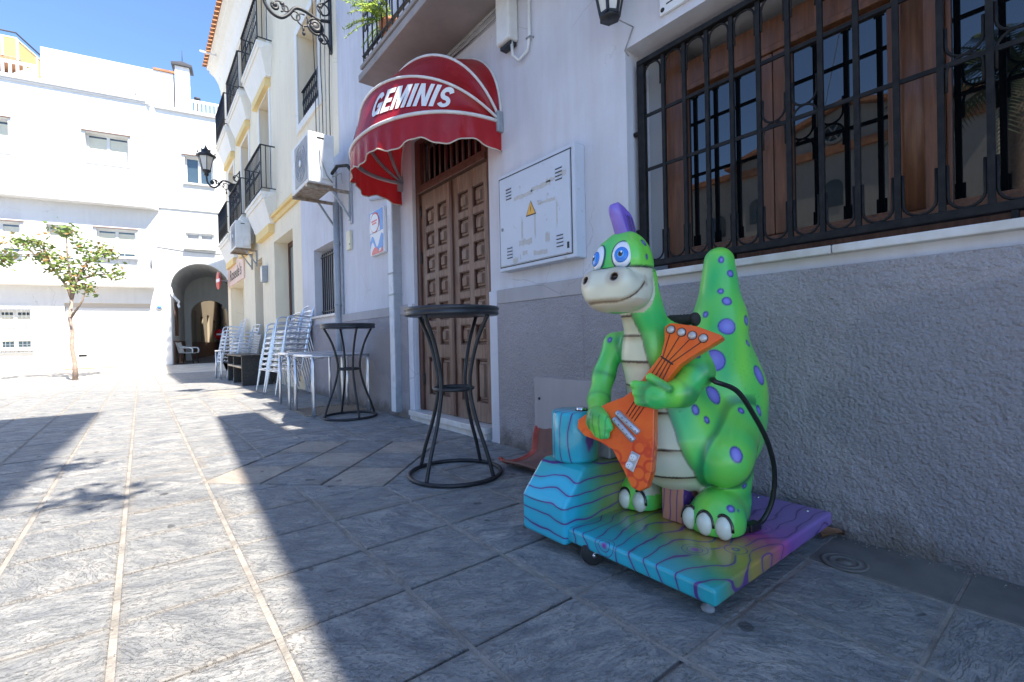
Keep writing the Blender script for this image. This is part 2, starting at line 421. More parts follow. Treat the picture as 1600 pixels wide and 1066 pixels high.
def tkey(t):
    cx = sum(p[0] for p in t[1])/len(t[1]); cy = sum(p[1] for p in t[1])/len(t[1])
    q = proj(cx, cy, 0)
    if q is None or not (-130 < q[0] < 1730 and q[1] < 1230): return 100+math.hypot(cx, cy)
    return q[2]
tiles.sort(key=tkey)
std = MB(); tile_geo(std, [(-.5, -.5), (.5, -.5), (.5, .5), (-.5, .5)]); 
std_me = {}
far_tiles = {'paving_tile': MB(), 'beige_tile': MB()}; far_rnd = {'paving_tile': [], 'beige_tile': []}
rs = random.Random(3)
stdm = None
for k, (kind, poly, simple) in enumerate(tiles):
    cx = sum(p[0] for p in poly)/len(poly); cy = sum(p[1] for p in poly)/len(poly)
    m = M_slate if kind == 'paving_tile' else M_beige
    dz = rs.uniform(-.0018, .0018)
    if k < 296:
        if simple:
            if stdm is None:
                mb = MB(); tile_geo(mb, [(-.1955, -.197), (.1955, -.197), (.1955, .197), (-.1955, .197)]); stdm = mb.mesh('paving_tile', M_slate)
            o = link_mesh(kind, stdm, pavement); o.scale = ((poly[1][0]-poly[0][0])/.391, 1, 1)
        else:
            mb = MB(); tile_geo(mb, [(p[0]-cx, p[1]-cy) for p in poly]); o = link_mesh(kind, mb.mesh(kind, m), pavement)
        o.location = (cx, cy, gz(cy)+dz)
        o.rotation_euler = (rs.uniform(-.004, .004), rs.uniform(-.004, .004), (PI if simple and rs.random() < .5 else 0)+rs.uniform(-.004, .004))
    else:
        mb = far_tiles[kind]; f0 = len(mb.f); v0 = len(mb.v)
        tile_geo(mb, poly)
        for q in range(v0, len(mb.v)):
            x, y, z = mb.v[q]; mb.v[q] = (x, y, z+gz(y)+dz)
        far_rnd[kind] += [rs.random()]*(len(mb.f)-f0)
for kind, mb in far_tiles.items():
    if not mb.f: continue
    o = stuff(mb.build(kind+'_field', M_slate_far if kind == 'paving_tile' else M_beige_far, pavement))
    at = o.data.attributes.new('rnd', 'FLOAT', 'FACE'); at.data.foreach_set('value', far_rnd[kind])
for x in XS[:-1]:
    if x < -7: continue
    mb = MB()
    for a, b in zip(ys[:-1], ys[1:]):
        segs = [(a, b)]
        for (rx, ry) in ROS:
            if abs(x-rx) < RR:
                lo_, hi_ = ry-(RR-abs(x-rx)), ry+(RR-abs(x-rx)); nw = []
                for (p, q) in segs:
                    if q <= lo_ or p >= hi_: nw.append((p, q)); continue
                    if p < lo_: nw.append((p, lo_))
                    if q > hi_: nw.append((hi_, q))
                segs = nw
        for p, q in segs: mb.add([(x-.0095, p, gz(p)-.0035), (x+.0095, p, gz(p)-.0035), (x+.0095, q, gz(q)-.0035), (x-.0095, q, gz(q)-.0035)], [(0, 1, 2, 3)])
    mb.build('mortar_joint', M_mortar, pavement)
for y in YS:
    if not -1.5 < y < 1.3: continue
    mb = MB(); mb.add([(1.13, y-.0065, -.0042), (2.325, y-.0065, -.0042), (2.325, y+.0065, -.0042), (1.13, y+.0065, -.0042)], [(0, 1, 2, 3)]); mb.build('mortar_joint', M_mortar, pavement)
# gutter strip along the near wall: slabs
for y0, y1 in ((-.5, .305), (.315, .735), (-1.3, -.51), (-2.1, -1.31)):
    mb = MB(); mb.box(2.0, 2.335, y0, y1, -.02, .001); mb.build('gutter_slab', M_gutter, pavement, bevel=.004)
# pale strip of pavement in front of the white house
FD = Vector((.9874, -.1582, 0)); FN = Vector((.1582, .9874, 0)); F0 = Vector((1.0, 22.3, 0))
def fm(s, z, d=0): return F0+FD*s+FN*d+Vector((0, 0, z))      # d>0 goes into the white house
sw = MB()
L = [(-13, 19.4), (2.34, 19.4)]
sw.add([(-13, 19.3, -.066), (2.34, 19.3, -.066), (2.6, 22.3, .13), (-13, 24.8, -.05)], [(0, 1, 2, 3)])
M_sand = pm('sandy_paving', (.50, .44, .36), (.62, .56, .47), .9, 0, 3, .2, 60, .004)
structure(sw.build('sidewalk', M_sand))
# drain cover and grate
t = thing('drain_cover', 'small round iron drain cover in the dark strip at the foot of the near wall', 'drain cover', (2.05, .62, 0))
mb = MB(); mb.lathe([(.075, 0), (.075, .006), (.066, .007), (.066, .004), (.052, .004), (.052, .007), (.04, .007), (.04, .004), (.022, .004), (.022, .007), (0.002, .007)], (2.05, .62, .001), 28); mb.build('cover', M_gutter, t)
t = thing('floor_grate', 'brown slotted iron floor grate in the paving under the aluminium tables', 'grate', (1.85, 6.15, 0))
mb = MB(); 
for a in (5.80, 6.52): mb.box(1.50, 2.24, a, a+.03, .001, .012)
for a in (1.50, 2.21): mb.box(a, a+.03, 5.83, 6.52, .001, .012)
mb.build('frame', M_rust, t)
me = None
for k in range(17):
    x = 1.545+k*.0405
    if me is None: b = MB(); b.box(-.009, .009, 5.83, 6.52, 0, .010); me = b.mesh('bar', M_rust, (0, 6.15, 0))
    o = link_mesh('bar', me, t); o.location = (x-1.85, 0, .001)

# ================================================================== LAVENDER HOUSE (near, right)
lav = thing('lavender_house', 'lavender grey rendered house with carved door and barred window beside the green dinosaur ride', 'house', (XW, 4, 0))
WIN = (-1.35, 1.80, 1.235, 2.60); DOOR = (3.24, 4.66, .0, 3.02); SW = (7.2, 8.35, 1.30, 2.42); BD = (2.2, 3.2, 3.74, 6.0)
mb = MB(); wall_grid(mb, onwall(XW), -6, 9.1, -.1, 3.64, [WIN, DOOR, SW], .55)
wall_grid(mb, onwall(XW), -6, 6.95, 3.64, 6.64, [BD, (-2.2, -1.2, 3.74, 6.0)], .55); 
mb.build('wall', M_lav, lav)
mb = MB(); mb.box(XW+.6, XW+7, -6, 9.1, -.1, 3.6); mb.box(XW+.6, XW+7, -6, 6.9, 3.6, 6.6); mb.build('core', M_dark, lav)
# rough plinth panels and smooth painted bands (each 30 mm proud), uneven stucco as real relief
def rough_panel(name, y0, y1, z0, z1, step=.02, x=XW-.03, amp=.006):
    ny, nz = int((y1-y0)/step), int((z1-z0)/step); b = MB(); vv = []; ff = []
    for i in range(ny+1):
        for j in range(nz+1):
            y, z = y0+(y1-y0)*i/ny, z0+(z1-z0)*j/nz
            e = 0 if i in (0, ny) or j == nz else 1
            h = mnoise.noise(Vector((0, y*26, z*26)))*amp+mnoise.noise(Vector((3, y*2.2, z*2.2)))*amp*1.2
            if z < .12: h += (.12-z)*.25*abs(mnoise.noise(Vector((9, y*9, z*9))))
            vv.append((x-h*e, y, z))
    for i in range(ny):
        for j in range(nz):
            a = i*(nz+1)+j; ff.append((a, a+1, a+nz+2, a+nz+1))
    b.smooth = True; b.add(vv, ff); b.smooth = False
    b.box(x+.004, XW+.002, y0, y1, z0, z1)
    return b.build(name, M_stucco, lav)
rough_panel('stucco_panel', -2.5, 2.16, -.03, 1.145, .018)
rough_panel('stucco_panel', 2.163, 3.12, -.03, 1.148, .018)
rough_panel('stucco_panel', 4.78, 7.05, -.03, 1.15, .03)
rough_panel('stucco_panel', 7.053, 8.52, -.03, 1.16, .04)
mb = MB()
for q in ((XW-.032, XW+.01, 1.84, 3.12, 1.15, 1.262), (XW-.028, XW+.01, 3.123, 3.235, -.05, 1.262), (XW-.028, XW+.01, 4.665, 4.777, -.05, 1.262), (XW-.032, XW+.01, 4.78, 7.05, 1.153, 1.262)):
    mb = MB(); mb.box(*q); mb.build('painted_band', M_dado if q[4] > 0 else M_lav, lav, bevel=.006)
mb = MB(); mb.box(XW-.05, XW+.02, -1.5, .72, 1.196, 1.232); mb.build('window_sill', M_marble, lav, bevel=.005)
mb = MB(); mb.box(XW-.05, XW+.02, .724, 1.68, 1.196, 1.232); mb.build('window_sill', M_marble, lav, bevel=.005)
mb = MB(); mb.box(XW+.02, XW+.4, -1.5, 1.8, 1.205, 1.2355); mb.build('window_ledge', M_dado, lav)
mb = MB(); mb.box(XW-.06, XW+.2, 7.15, 8.45, 1.262, 1.30); mb.build('window_sill', M_marble, lav, bevel=.005)
# eave and roof edge
mb = MB(); mb.box(XW-.04, XW+7, -6, 6.95, 6.645, 6.72); mb.build('roof', M_marble, lav)
# invented overhanging terrace slab, out of view, added to cast the street shade
mb = MB(); mb.prism([(XW, -6), (.95, -6), (1.10, -2.7), (1.42, 2.70), (1.86, 2.70), (1.86, 1.08), (XW, 1.08)], lambda a, b: (a, b, 6.50), lambda a, b: (a, b, 6.64)); mb.build('terrace_slab', M_lav, lav)
mb = MB(); mb.box(1.862, XW, 1.44, 1.60, 6.50, 6.62); mb.build('added_shade_beam', M_lav, lav)  # unseen beam added to throw a dark bar of shade on the awning
# first balcony: stepped slab, rail with bars and scrolls
mb = MB(); mb.box(1.84, XW-.002, -2.0, 4.83, 3.57, 3.64); mb.box(1.875, XW-.002, -2.0, 4.795, 3.64, 3.70); mb.box(1.855, XW-.002, -2.0, 4.815, 3.70, 3.74)
M_slab = pm('grey_balcony_underside', (.36, .32, .31), (.28, .255, .25), .9, 0, 3, .2, 40)
mb.build('balcony_slab', M_slab, lav, bevel=.006)
rl = MB(); rl.beam((1.885, -2, 4.66), (1.885, 4.79, 4.66), .045, .014); rl.beam((1.885, -2, 3.83), (1.885, 4.79, 3.83), .03, .012)
rl.beam((1.885, 4.79, 4.66), (XW, 4.79, 4.66), .045, .014); rl.beam((1.885, 4.79, 3.83), (XW, 4.79, 3.83), .03, .012)
railing = rl.build('balcony_railing', M_iron, lav)
bar_me = MB().tube([(0, 0, 3.74), (0, 0, 4.66)], .008, 6).mesh('bar', M_iron)
sp = [(.045*math.cos(a)*(1-.11*a/PI), .045*math.sin(a)*(1-.11*a/PI)) for a in [k*PI/6 for k in range(22)]]
sb = MB()
for sg in (1, -1): sb.tube([(0, .0+sg*p[0]*.9+.0, 4.18+sg*(p[1]+.075)) for p in sp], .006, 5)
sb.tube([(0, .045, 4.02), (0, .05, 4.18), (0, .0, 4.32)], .006, 5)
sc_me = sb.mesh('scroll', M_iron)
oy = ORG[railing.name]
for k in range(44):
    y = 4.78-k*.118
    o = link_mesh('bar', bar_me, railing); o.location = Vector((1.885, y, 0))-Vector(oy)
    if k < 30: o = link_mesh('scroll', sc_me, railing); o.location = Vector((1.885, y-.059, 0))-Vector(oy)
for k in range(4):
    o = link_mesh('bar', bar_me, railing); o.location = Vector((1.99+k*.1, 4.79, 0))-Vector(oy)
# door behind the balcony
for (y0, y1, z0, z1) in (BD, (-2.2, -1.2, 3.74, 6.0)):
    mb = MB(); mb.box(XW+.18, XW+.24, y0, y1, z0, z1); mb.build('shutter', M_doordark, lav)

# -------- carved double door
door = MB(); x0, x1 = XW+.035, XW+.13
door.box(x0, x1, 3.245, 3.32, .115, 3.015); door.box(x0, x1, 4.58, 4.655, .115, 3.015); door.box(x0, x1, 3.32, 4.58, 2.955, 3.015)
door.box(x0-.02, x1, 3.32, 4.58, 2.42, 2.475)
door = door.build('door', M_doordark, lav, bevel=.008)
tr = MB(); tr.box(x1+.06, x1+.08, 3.32, 4.58, 2.475, 2.955); tr.build('transom_pane', M_glass, door)
tb = MB(); tb.tube([(0, 0, 2.475), (0, 0, 2.955)], .013, 8); tbm = tb.mesh('transom_bar', M_doordark)
for k in range(11):
    o = link_mesh('transom_bar', tbm, door); o.location = Vector((x0+.035, 3.41+k*.108, 0))-Vector(ORG[door.name])
tf = MB(); tf.box(x0-.005, x0+.05, 3.322, 3.38, 2.477, 2.953); tf.box(x0-.005, x0+.05, 4.52, 4.578, 2.477, 2.953); tf.box(x0-.008, x0+.05, 3.38, 4.52, 2.477, 2.51); tf.build('transom_frame', M_doordark, door)
rows = [(.29, .69)]+[(.815+.2505*k, 1.005+.2505*k) for k in range(6)]
for leaf, (ya, yb) in enumerate(((3.322, 3.93), (3.968, 4.578))):
    wd = yb-ya; pw = .178; m1 = (wd-2*pw-.075)/2
    cols = [(ya+m1, ya+m1+pw), (yb-m1-pw, yb-m1)]
    holes = [(c[0], c[1], r_[0], r_[1]) for c in cols for r_ in rows]
    lx = x0+.03
    mb = MB(); wall_grid(mb, onwall(lx), ya, yb, .118, 2.418, holes, .05); lf = mb.build('door_leaf', M_door, door, bevel=.004)
    for (c0, c1, r0, r1) in holes:
        mb = MB(); e = .001
        mb.box(lx+.0362, lx+.048, c0+e, c1-e, r0+e, r1-e)
        cy, cz, hw, hh = (c0+c1)/2, (r0+r1)/2, (c1-c0)/2, (r1-r0)/2
        # raised stepped field
        for (k0, k1, d0, d1) in ((.74, .62, .036, .020), (.46, .38, .020, -.002)):
            dy0, dz0 = hw-(1-k0)*hw, hh-(1-k0)*hw; dy1, dz1 = hw-(1-k1)*hw, hh-(1-k1)*hw
            q = lambda dy, dz, x: [(x, cy-dy, cz-dz), (x, cy+dy, cz-dz), (x, cy+dy, cz+dz), (x, cy-dy, cz+dz)]
            mb.add(q(dy0, dz0, lx+d0)+q(dy1, dz1, lx+d1), [(4, 5, 6, 7), (0, 1, 5, 4), (1, 2, 6, 5), (2, 3, 7, 6), (3, 0, 4, 7)])
        mb.build('door_panel', M_door, door)
        mb = MB(); f = .012
        for bx in ((c0, c1, r0, r0+f), (c0, c1, r1-f, r1), (c0, c0+f, r0+f, r1-f), (c1-f, c1, r0+f, r1-f)): mb.box(lx+.004, lx+.035, *[bx[0]+e, bx[1]-e, bx[2]+e, bx[3]-e])
        mb.build('panel_moulding', M_doordark, door, bevel=.003)
    for zz in (.45, 1.05, 1.75, 2.25):
        yy = ya+.004 if leaf == 0 else yb-.004
        mb = MB(); mb.tube([(lx-.012, yy, zz-.06), (lx-.012, yy, zz+.06)], .011, 8); mb.build('hinge', M_iron, door)
mb = MB(); mb.box(x0+.008, x0+.05, 3.925, 3.972, .118, 2.40); mb.build('meeting_stile', M_doordark, door, bevel=.006)
mb = MB(); mb.box(XW-.075, XW+.3, 3.27, 4.72, .055, .112); mb.build('door_step', M_marble, lav, bevel=.008)
mb = MB(); mb.box(XW-.045, XW+.3, 3.29, 4.70, -.02, .055); mb.build('step_riser', M_marble, lav, bevel=.006)
mb = MB(); mb.box(XW+.4, XW+.43, 3.2, 4.7, -.05, 3.1); mb.build('door_backing', M_dark, lav)
for zz, yy in ((1.22, 4.70), (1.22, 4.70)):
    pass
# -------- big barred window
wx = XW+.20
wf = MB()
wf.box(wx, wx+.07, 1.55, 1.672, 1.24, 2.60); wf.box(wx, wx+.07, -1.35, 1.549, 2.32, 2.46)
wf.box(wx-.015, wx+.06, -1.35, 1.549, 2.285, 2.319); wf.box(wx, wx+.07, -1.35, 1.549, 1.24, 1.365)
window = wf.build('window', M_varnish, lav, bevel=.006)
for y0, y1 in ((1.105, 1.55), (.569, .985), (-.10, .40), (-.78, -.22)):
    b = MB(); b.box(wx+.045, wx+.051, y0-.01, y1+.01, 1.35, 2.30); b.build('pane', M_glass, window)
    b = MB()
    for q in ((y0, y0+.018, 1.366, 2.284), (y1-.018, y1-.001, 1.366, 2.284), (y0+.018, y1-.018, 1.366, 1.384), (y0+.018, y1-.018, 2.266, 2.284)): b.box(wx+.025, wx+.06, *q)
    b.build('sash', M_varnish, window, bevel=.003)
for y0, y1 in ((.986, 1.043), (1.046, 1.104), (-.219, -.161), (-.158, -.101)):
    b = MB(); b.box(wx-.004, wx+.065, y0, y1, 1.366, 2.284); b.build('mullion', M_varnish, window, bevel=.006)
b = MB(); b.lathe([(.045, 0), (.045, .918)], (wx+.035, .50, 1.366), 24); b.box(wx+.01, wx+.065, .40, .569, 1.366, 2.284); b.build('mullion', M_varnish, window)
b = MB(); b.box(wx+.03, wx+.036, 1.673, 1.80, 1.24, 2.6); b.build('side_pane', M_curtain, window)
# iron grille: posts, bars, rails and round-cornered loops
gxp = XW+.075
gr = MB(); gr.beam((gxp, -1.3, 2.51), (gxp, 1.755, 2.51), .05, .03); gr.beam((gxp, -1.3, 1.295), (gxp, 1.755, 1.295), .05, .035); gr.beam((gxp, 1.742, 1.26), (gxp, 1.742, 2.53), .05, .032)
for yy in (1.2, .2, -.8): gr.box(gxp-.02, gxp+.02, yy-.01, yy+.01, 1.232, 1.28)
for zz in (2.1, 1.5): gr.tube([(gxp, 1.75, zz), (gxp, 1.80, zz)], .016, 8)
grille = gr.build('window_grille', M_grille, lav, bevel=.004)
gorg = Vector(ORG[grille.name])
pitch_ = .1335; bars = [1.592-pitch_*k for k in range(21)]
bm_ = MB(); bm_.box(-.009, .009, -.0105, .0105, 1.31, 2.495); bme = bm_.mesh('grille_bar', M_grille)
for y in bars:
    o = link_mesh('grille_bar', bme, grille); o.location = Vector((gxp, y, 0))-gorg
for zz in (2.185, 1.862):
    b = MB(); b.box(gxp-.005, gxp+.005, -1.3, 1.73, zz-.009, zz+.009); b.build('grille_rail', M_grille, grille)
def arc(y, z, r, a0, a1, n=8): return [(0, y+r*math.cos(a0+(a1-a0)*k/n), z+r*math.sin(a0+(a1-a0)*k/n)) for k in range(n+1)]
hw = pitch_/2-.016; r_ = hw
def ushape(top):
    b = MB(); z = 2.49-r_ if top else 1.316+r_
    pts = ([(0, r_, z-.10)]+arc(0, z, r_, 0, PI)+[(0, -r_, z-.10)]) if top else ([(0, r_, z+.12)]+[(0, p[1], 2*z-p[2]) for p in arc(0, z, r_, 0, PI)]+[(0, -r_, z+.12)])
    b.tube(pts, .0055, 6); return b.mesh('grille_loop', M_grille)
mt, mbm = ushape(True), ushape(False)
for k in range(-1, 20):
    y = (1.742 if k < 0 else bars[k]+0)-pitch_/2 if k >= 0 else (1.735+bars[0])/2
    for me in (mt, mbm):
        o = link_mesh('grille_loop', me, grille); o.location = Vector((gxp, y, 0))-gorg
b = MB()
cz = 1.862
b.tube([(0, r_, cz+.12)]+[(0, p[1], 2*(cz+r_)-p[2]) for p in arc(0, cz+r_, r_, 0, PI)]+[(0, -r_, cz+.12)], .0055, 6)
b.tube([(0, r_, cz-.12)]+arc(0, cz-r_, r_, 0, PI)+[(0, -r_, cz-.12)], .0055, 6)
xme = b.mesh('grille_loop', M_grille)
for k in (4, 5, 9, 10, 14, 15):
    o = link_mesh('grille_loop', xme, grille); o.location = Vector((gxp, bars[k]-pitch_/2, .02 if k in (4, 9, 14) else .05))-gorg
# -------- small barred window by the tables
b = MB()
for bx in ((7.2, 7.27, 1.3, 2.42), (8.28, 8.35, 1.3, 2.42), (7.27, 8.28, 1.3, 1.37), (7.27, 8.28, 2.35, 2.42), (7.74, 7.81, 1.37, 2.35)): b.box(XW+.3, XW+.36, *bx)
w2 = b.build('window', M_whiteplastic, lav, bevel=.005)
b = MB(); b.box(XW+.33, XW+.34, 7.26, 8.29, 1.36, 2.36); b.build('pane', M_glass, w2)
b = MB(); b.beam((XW+.12, 7.21, 1.38), (XW+.12, 8.34, 1.38), .03, .02); b.beam((XW+.12, 7.21, 2.30), (XW+.12, 8.34, 2.30), .03, .02)
g2 = b.build('window_grille', M_iron, lav)
b = MB(); b.box(-.009, .009, -.009, .009, 1.34, 2.36); bme2 = b.mesh('grille_bar', M_iron)
for k in range(11):
    o = link_mesh('grille_bar', bme2, g2); o.location = Vector((XW+.12, 7.26+k*.103, 0))-Vector(ORG[g2.name])
# grey metal hatch low in the wall
b = MB(); b.box(XW-.046, XW-.01, 2.02, 2.655, .20, .575); ht = b.build('wall_hatch', M_dado, lav, bevel=.003)
b = MB(); b.lathe([(.010, 0), (.010, .006), (.003, .007)], (XW-.046, 2.60, .42), 12, (-1, 0, 0)); b.build('keyhole', M_iron, ht)

# ================================================================== AWNING
AW = dict(a=.93, b=.82, cy=3.97, z0=2.62, x0=XW-.01, pw=.8)
def dome(t, ph, k=1.0):
    c, s_ = math.cos(t), math.sin(t); r = AW['b']*abs(s_)**AW['pw']*k
    return Vector((AW['x0']-r*math.cos(ph), AW['cy']-AW['a']*c*k, AW['z0']+r*math.sin(ph)))
def vinyl(name, c):
    n = NT(name); co = n.coord('Object'); d = n.noise(co, 4, 5, .6)
    n.base(n.ramp(d, [(.35, tuple(x*.82 for x in c)), (.65, c)])); n.set(n.b, Roughness=.38)
    tr_ = n.n('ShaderNodeBsdfTranslucent'); tr_.inputs[0].default_value = (.75, .03, .03, 1)
    mx = n.n('ShaderNodeMixShader'); mx.inputs[0].default_value = .28; n.l(n.b.outputs[0], mx.inputs[1]); n.l(tr_.outputs[0], mx.inputs[2]); n.l(mx.outputs[0], n.out.inputs[0])
    n.bump(n.noise(co, 7, 4), .45, .03); return n.mat
M_vinyl = vinyl('red_vinyl', (.44, .012, .020))
M_piping = pm('white_piping', (.78, .76, .74), (.66, .63, .60), .5, 0, 8)
aw = thing('awning', 'rounded red vinyl awning with white piping and white lettering over the carved door', 'awning', (XW, 3.97, 2.62))
HP = [0.0, .52, 1.05, PI/2]
NTT = 40
for i in range(3):
    vv = []; ff = []; nphi = 5
    for j in range(nphi+1):
        u = j/nphi; ph = HP[i]+(HP[i+1]-HP[i])*u; sag = 1-.035*math.sin(PI*u)
        for k in range(NTT+1): vv.append(dome(PI*k/NTT, ph, sag))
    for j in range(nphi):
        for k in range(NTT):
            a = j*(NTT+1)+k; ff.append((a, a+1, a+NTT+2, a+NTT+1))
    mb = MB(); mb.smooth = True; mb.add(vv, ff); o = mb.build('awning_panel', M_vinyl, aw)
for ph in HP:
    mb = MB(); mb.tube([dome(PI*k/NTT, ph, 1.004) for k in range(NTT+1)], .012 if ph else .015, 6); mb.build('piping', M_piping, aw)
# valance with scalloped hem
vv = []; ff = []; NV = 90
def hem(k): return .205+.030*math.cos(2*PI*6*k/NV)
for k in range(NV+1):
    t = PI*k/NV; p = dome(t, 0)
    for q in (0, .33, .66, 1):
        wob = .012*math.sin(k*1.3)*q
        d = Vector((p.x-AW['x0'], p.y-AW['cy'], 0)); d = d.normalized() if d.length > 1e-4 else Vector((0, 0, 0))
        vv.append(p+d*wob+Vector((0, 0, -.008-hem(k)*q*(1 if .04 < t < 3.1 else .98))))
for k in range(NV):
    for q in range(3): a = k*4+q; ff.append((a, a+1, a+5, a+4))
mb = MB(); mb.smooth = True; mb.add(vv, ff); mb.build('valance', M_vinyl, aw)
mb = MB(); mb.tube([vv[k*4+3] for k in range(NV+1)], .006, 5); mb.build('hem_piping', pm('beige_hem', (.60, .50, .40), None, .6), aw)
# tubular hoops inside, hinge plates
for ph in (0.0, .52, 1.05):
    mb = MB(); mb.tube([dome(PI*k/30, ph, .965) for k in range(31)], .014, 6); mb.build('hoop', M_galv, aw)
for yy in (3.045, 4.895):
    mb = MB(); mb.box(XW-.06, XW-.001, yy-.03, yy+.03, 2.53, 2.70); mb.build('hinge_plate', M_galv, aw, bevel=.01)
def text_mesh(txt, size, shear=0, offs=0.0, space=1.0):
    cu = bpy.data.curves.new('text', 'FONT'); cu.body = txt; cu.size = size; cu.shear = shear; cu.offset = offs; cu.space_character = space; cu.resolution_u = 4
    o = bpy.data.objects.new('text', cu); COL.objects.link(o)
    me = bpy.data.meshes.new_from_object(o.evaluated_get(bpy.context.evaluated_depsgraph_get()))
    bpy.data.objects.remove(o); bpy.data.curves.remove(cu)
    import bmesh
    bm = bmesh.new(); bm.from_mesh(me)
    bmesh.ops.triangulate(bm, faces=bm.faces[:])
    for _ in range(4):
        es = [e for e in bm.edges if e.calc_length() > size*.14]
        if not es: break
        bmesh.ops.subdivide_edges(bm, edges=es, cuts=1); bmesh.ops.triangulate(bm, faces=bm.faces[:])
    bmesh.ops.remove_doubles(bm, verts=bm.verts[:], dist=size*.001)
    bm.to_mesh(me); bm.free(); return me
def place_text(me, f, name, mat, parent):
    for v in me.vertices: v.co = f(v.co.x, v.co.y)-Vector(ORG[parent.name])
    me.materials.clear(); me.materials.append(mat); me.update()
    return link_mesh(name, me, parent, ORG[parent.name])
def text_size(me):
    xs = [v.co.x for v in me.vertices]; ys_ = [v.co.y for v in me.vertices]; return min(xs), max(xs), min(ys_), max(ys_)
def stroke(path, w):
    P = [Vector((p[0], p[1])) for p in path]; L_, R_ = [], []
    for i, p in enumerate(P):
        t = (P[min(i+1, len(P)-1)]-P[max(i-1, 0)]).normalized(); nn = Vector((-t.y, t.x))*w/2; L_.append(tuple(p+nn)); R_.append(tuple(p-nn))
    return L_+R_[::-1]
def earc(cx, cy, rx, ry, a0, a1, n=12): return [(cx+rx*math.cos(R(a0+(a1-a0)*k/n)), cy+ry*math.sin(R(a0+(a1-a0)*k/n))) for k in range(n+1)]
GLY = {
 'G': (.80, [stroke(earc(.40, .5, .29, .40, 40, 335, 18), .21), [(.40, .36), (.78, .36), (.78, .54), (.40, .54)], [(.58, .02), (.78, .02), (.78, .37), (.58, .37)]]),
 'E': (.64, [[(0, 0), (.62, 0), (.62, .2), (.25, .2), (.25, .41), (.57, .41), (.57, .59), (.25, .59), (.25, .8), (.62, .8), (.62, 1), (0, 1)]]),
 'M': (.98, [[(0, 0), (.22, 0), (.22, .64), (.37, 0), (.55, 0), (.70, .64), (.70, 0), (.92, 0), (.92, 1), (.60, 1), (.46, .44), (.32, 1), (0, 1)]]),
 'I': (.30, [[(0, 0), (.24, 0), (.24, 1), (0, 1)]]),
 'N': (.80, [[(0, 0), (.22, 0), (.22, .60), (.50, 0), (.74, 0), (.74, 1), (.52, 1), (.52, .40), (.24, 1), (0, 1)]]),
 'S': (.66, [stroke(earc(.33, .70, .22, .20, 20, 250, 10)+earc(.33, .30, .22, .20, 70, -160, 10), .205)])}
def glyph_mesh(txt, shear=.2):
    import bmesh
    bm = bmesh.new(); x = 0
    for ch_ in txt:
        w_, polys = GLY[ch_]
        for p in polys: bm.faces.new([bm.verts.new((x+q[0]+shear*q[1], q[1], 0)) for q in p])
        x += w_+.06
    bm.normal_update(); bmesh.ops.triangulate(bm, faces=bm.faces[:])
    for _ in range(4):
        es = [e for e in bm.edges if e.calc_length() > .16]
        if not es: break
        bmesh.ops.subdivide_edges(bm, edges=es, cuts=1); bmesh.ops.triangulate(bm, faces=bm.faces[:])
    me = bpy.data.meshes.new('lettering'); bm.to_mesh(me); bm.free(); return me
def awtext(txt, tl, trr, ph0, ph1):
    me = glyph_mesh(txt); x0_, x1_, y0_, y1_ = text_size(me)
    def f(x, y):
        t = tl+(trr-tl)*(x-x0_)/(x1_-x0_); u = (y-y0_)/(y1_-y0_); kk = ((x-x0_)/(x1_-x0_))**2 if len(txt) > 2 else 0; ph = (ph0-.05*kk)+(ph1-ph0+.14*kk)*u
        uu = ph/.52; sag = 1-.035*math.sin(PI*min(max(uu, 0), 1))
        return dome(t, ph, sag+.008)
    return place_text(me, f, 'lettering', M_whitep, aw)
awtext('GEMINIS', 1.38, .44, .13, .40)
awtext('N', 2.12, 1.93, .12, .40)

# ================================================================== METER CABINET
mc = thing('meter_cabinet', 'scuffed pale grey electricity cabinet with a yellow warning triangle on the wall', 'meter cabinet', (XW, 2.63, 1.4))
cx0 = XW-.115
mb = MB(); mb.box(cx0, XW-.002, 2.20, 3.13, 1.405, 2.195); 
M_cab = None
def cabinet_mat():
    n = NT('scuffed_cabinet_paint'); co = n.coord('Object')
    a = n.noise(co, 3.0, 5, .6); b = n.noise(co, 8, 6, .7, 1.5); c = n.noise(n.coord('Object', (1, 1, .25)), 10, 4, .6)
    col = n.mix(n.ramp(a, [(.4, 0.0), (.7, .5)]), (.60, .63, .70), (.54, .56, .62))
    f = n.math('MULTIPLY', n.ramp(b, [(.60, 0.0), (.63, 1.0)]), n.ramp(c, [(.48, 0.0), (.55, .7)]))
    col = n.mix(f, col, (.42, .38, .34)); n.base(col); n.set(n.b, Roughness=.5); n.bump(a, .05, .003); return n.mat
M_cab = cabinet_mat()
mb.build('case', M_cab, mc, bevel=.006)
mb = MB(); mb.box(cx0-.008, cx0-.001, 2.245, 3.10, 1.445, 2.155); dr = mb.build('cabinet_door', M_cab, mc, bevel=.003)
mb = MB()
for bx in ((2.232, 2.240, 1.432, 2.168), (3.105, 3.113, 1.432, 2.168), (2.240, 3.105, 1.432, 1.440), (2.240, 3.105, 2.160, 2.168)): mb.box(cx0-.002, cx0-.0005, *bx)
mb.build('door_gap', M_ink, mc)
for (yc, zc) in ((2.97, 2.02), (2.36, 2.02), (2.97, 1.545), (2.36, 1.545)):
    for k in range(4):
        mb = MB(); z = zc+.035-k*.026
        mb.box(cx0-.0105, cx0-.0065, yc-.035, yc+.035, z-.0035, z+.0035); mb.build('vent_slot', M_ink, mc)
        mb = MB(); mb.add([(cx0-.009, yc-.037, z+.0035), (cx0-.009, yc+.037, z+.0035), (cx0-.016, yc+.037, z+.002), (cx0-.016, yc-.037, z+.002), (cx0-.009, yc-.037, z+.011), (cx0-.009, yc+.037, z+.011)], [(0, 1, 2, 3), (3, 2, 5, 4)]); mb.build('vent_hood', M_cab, mc)
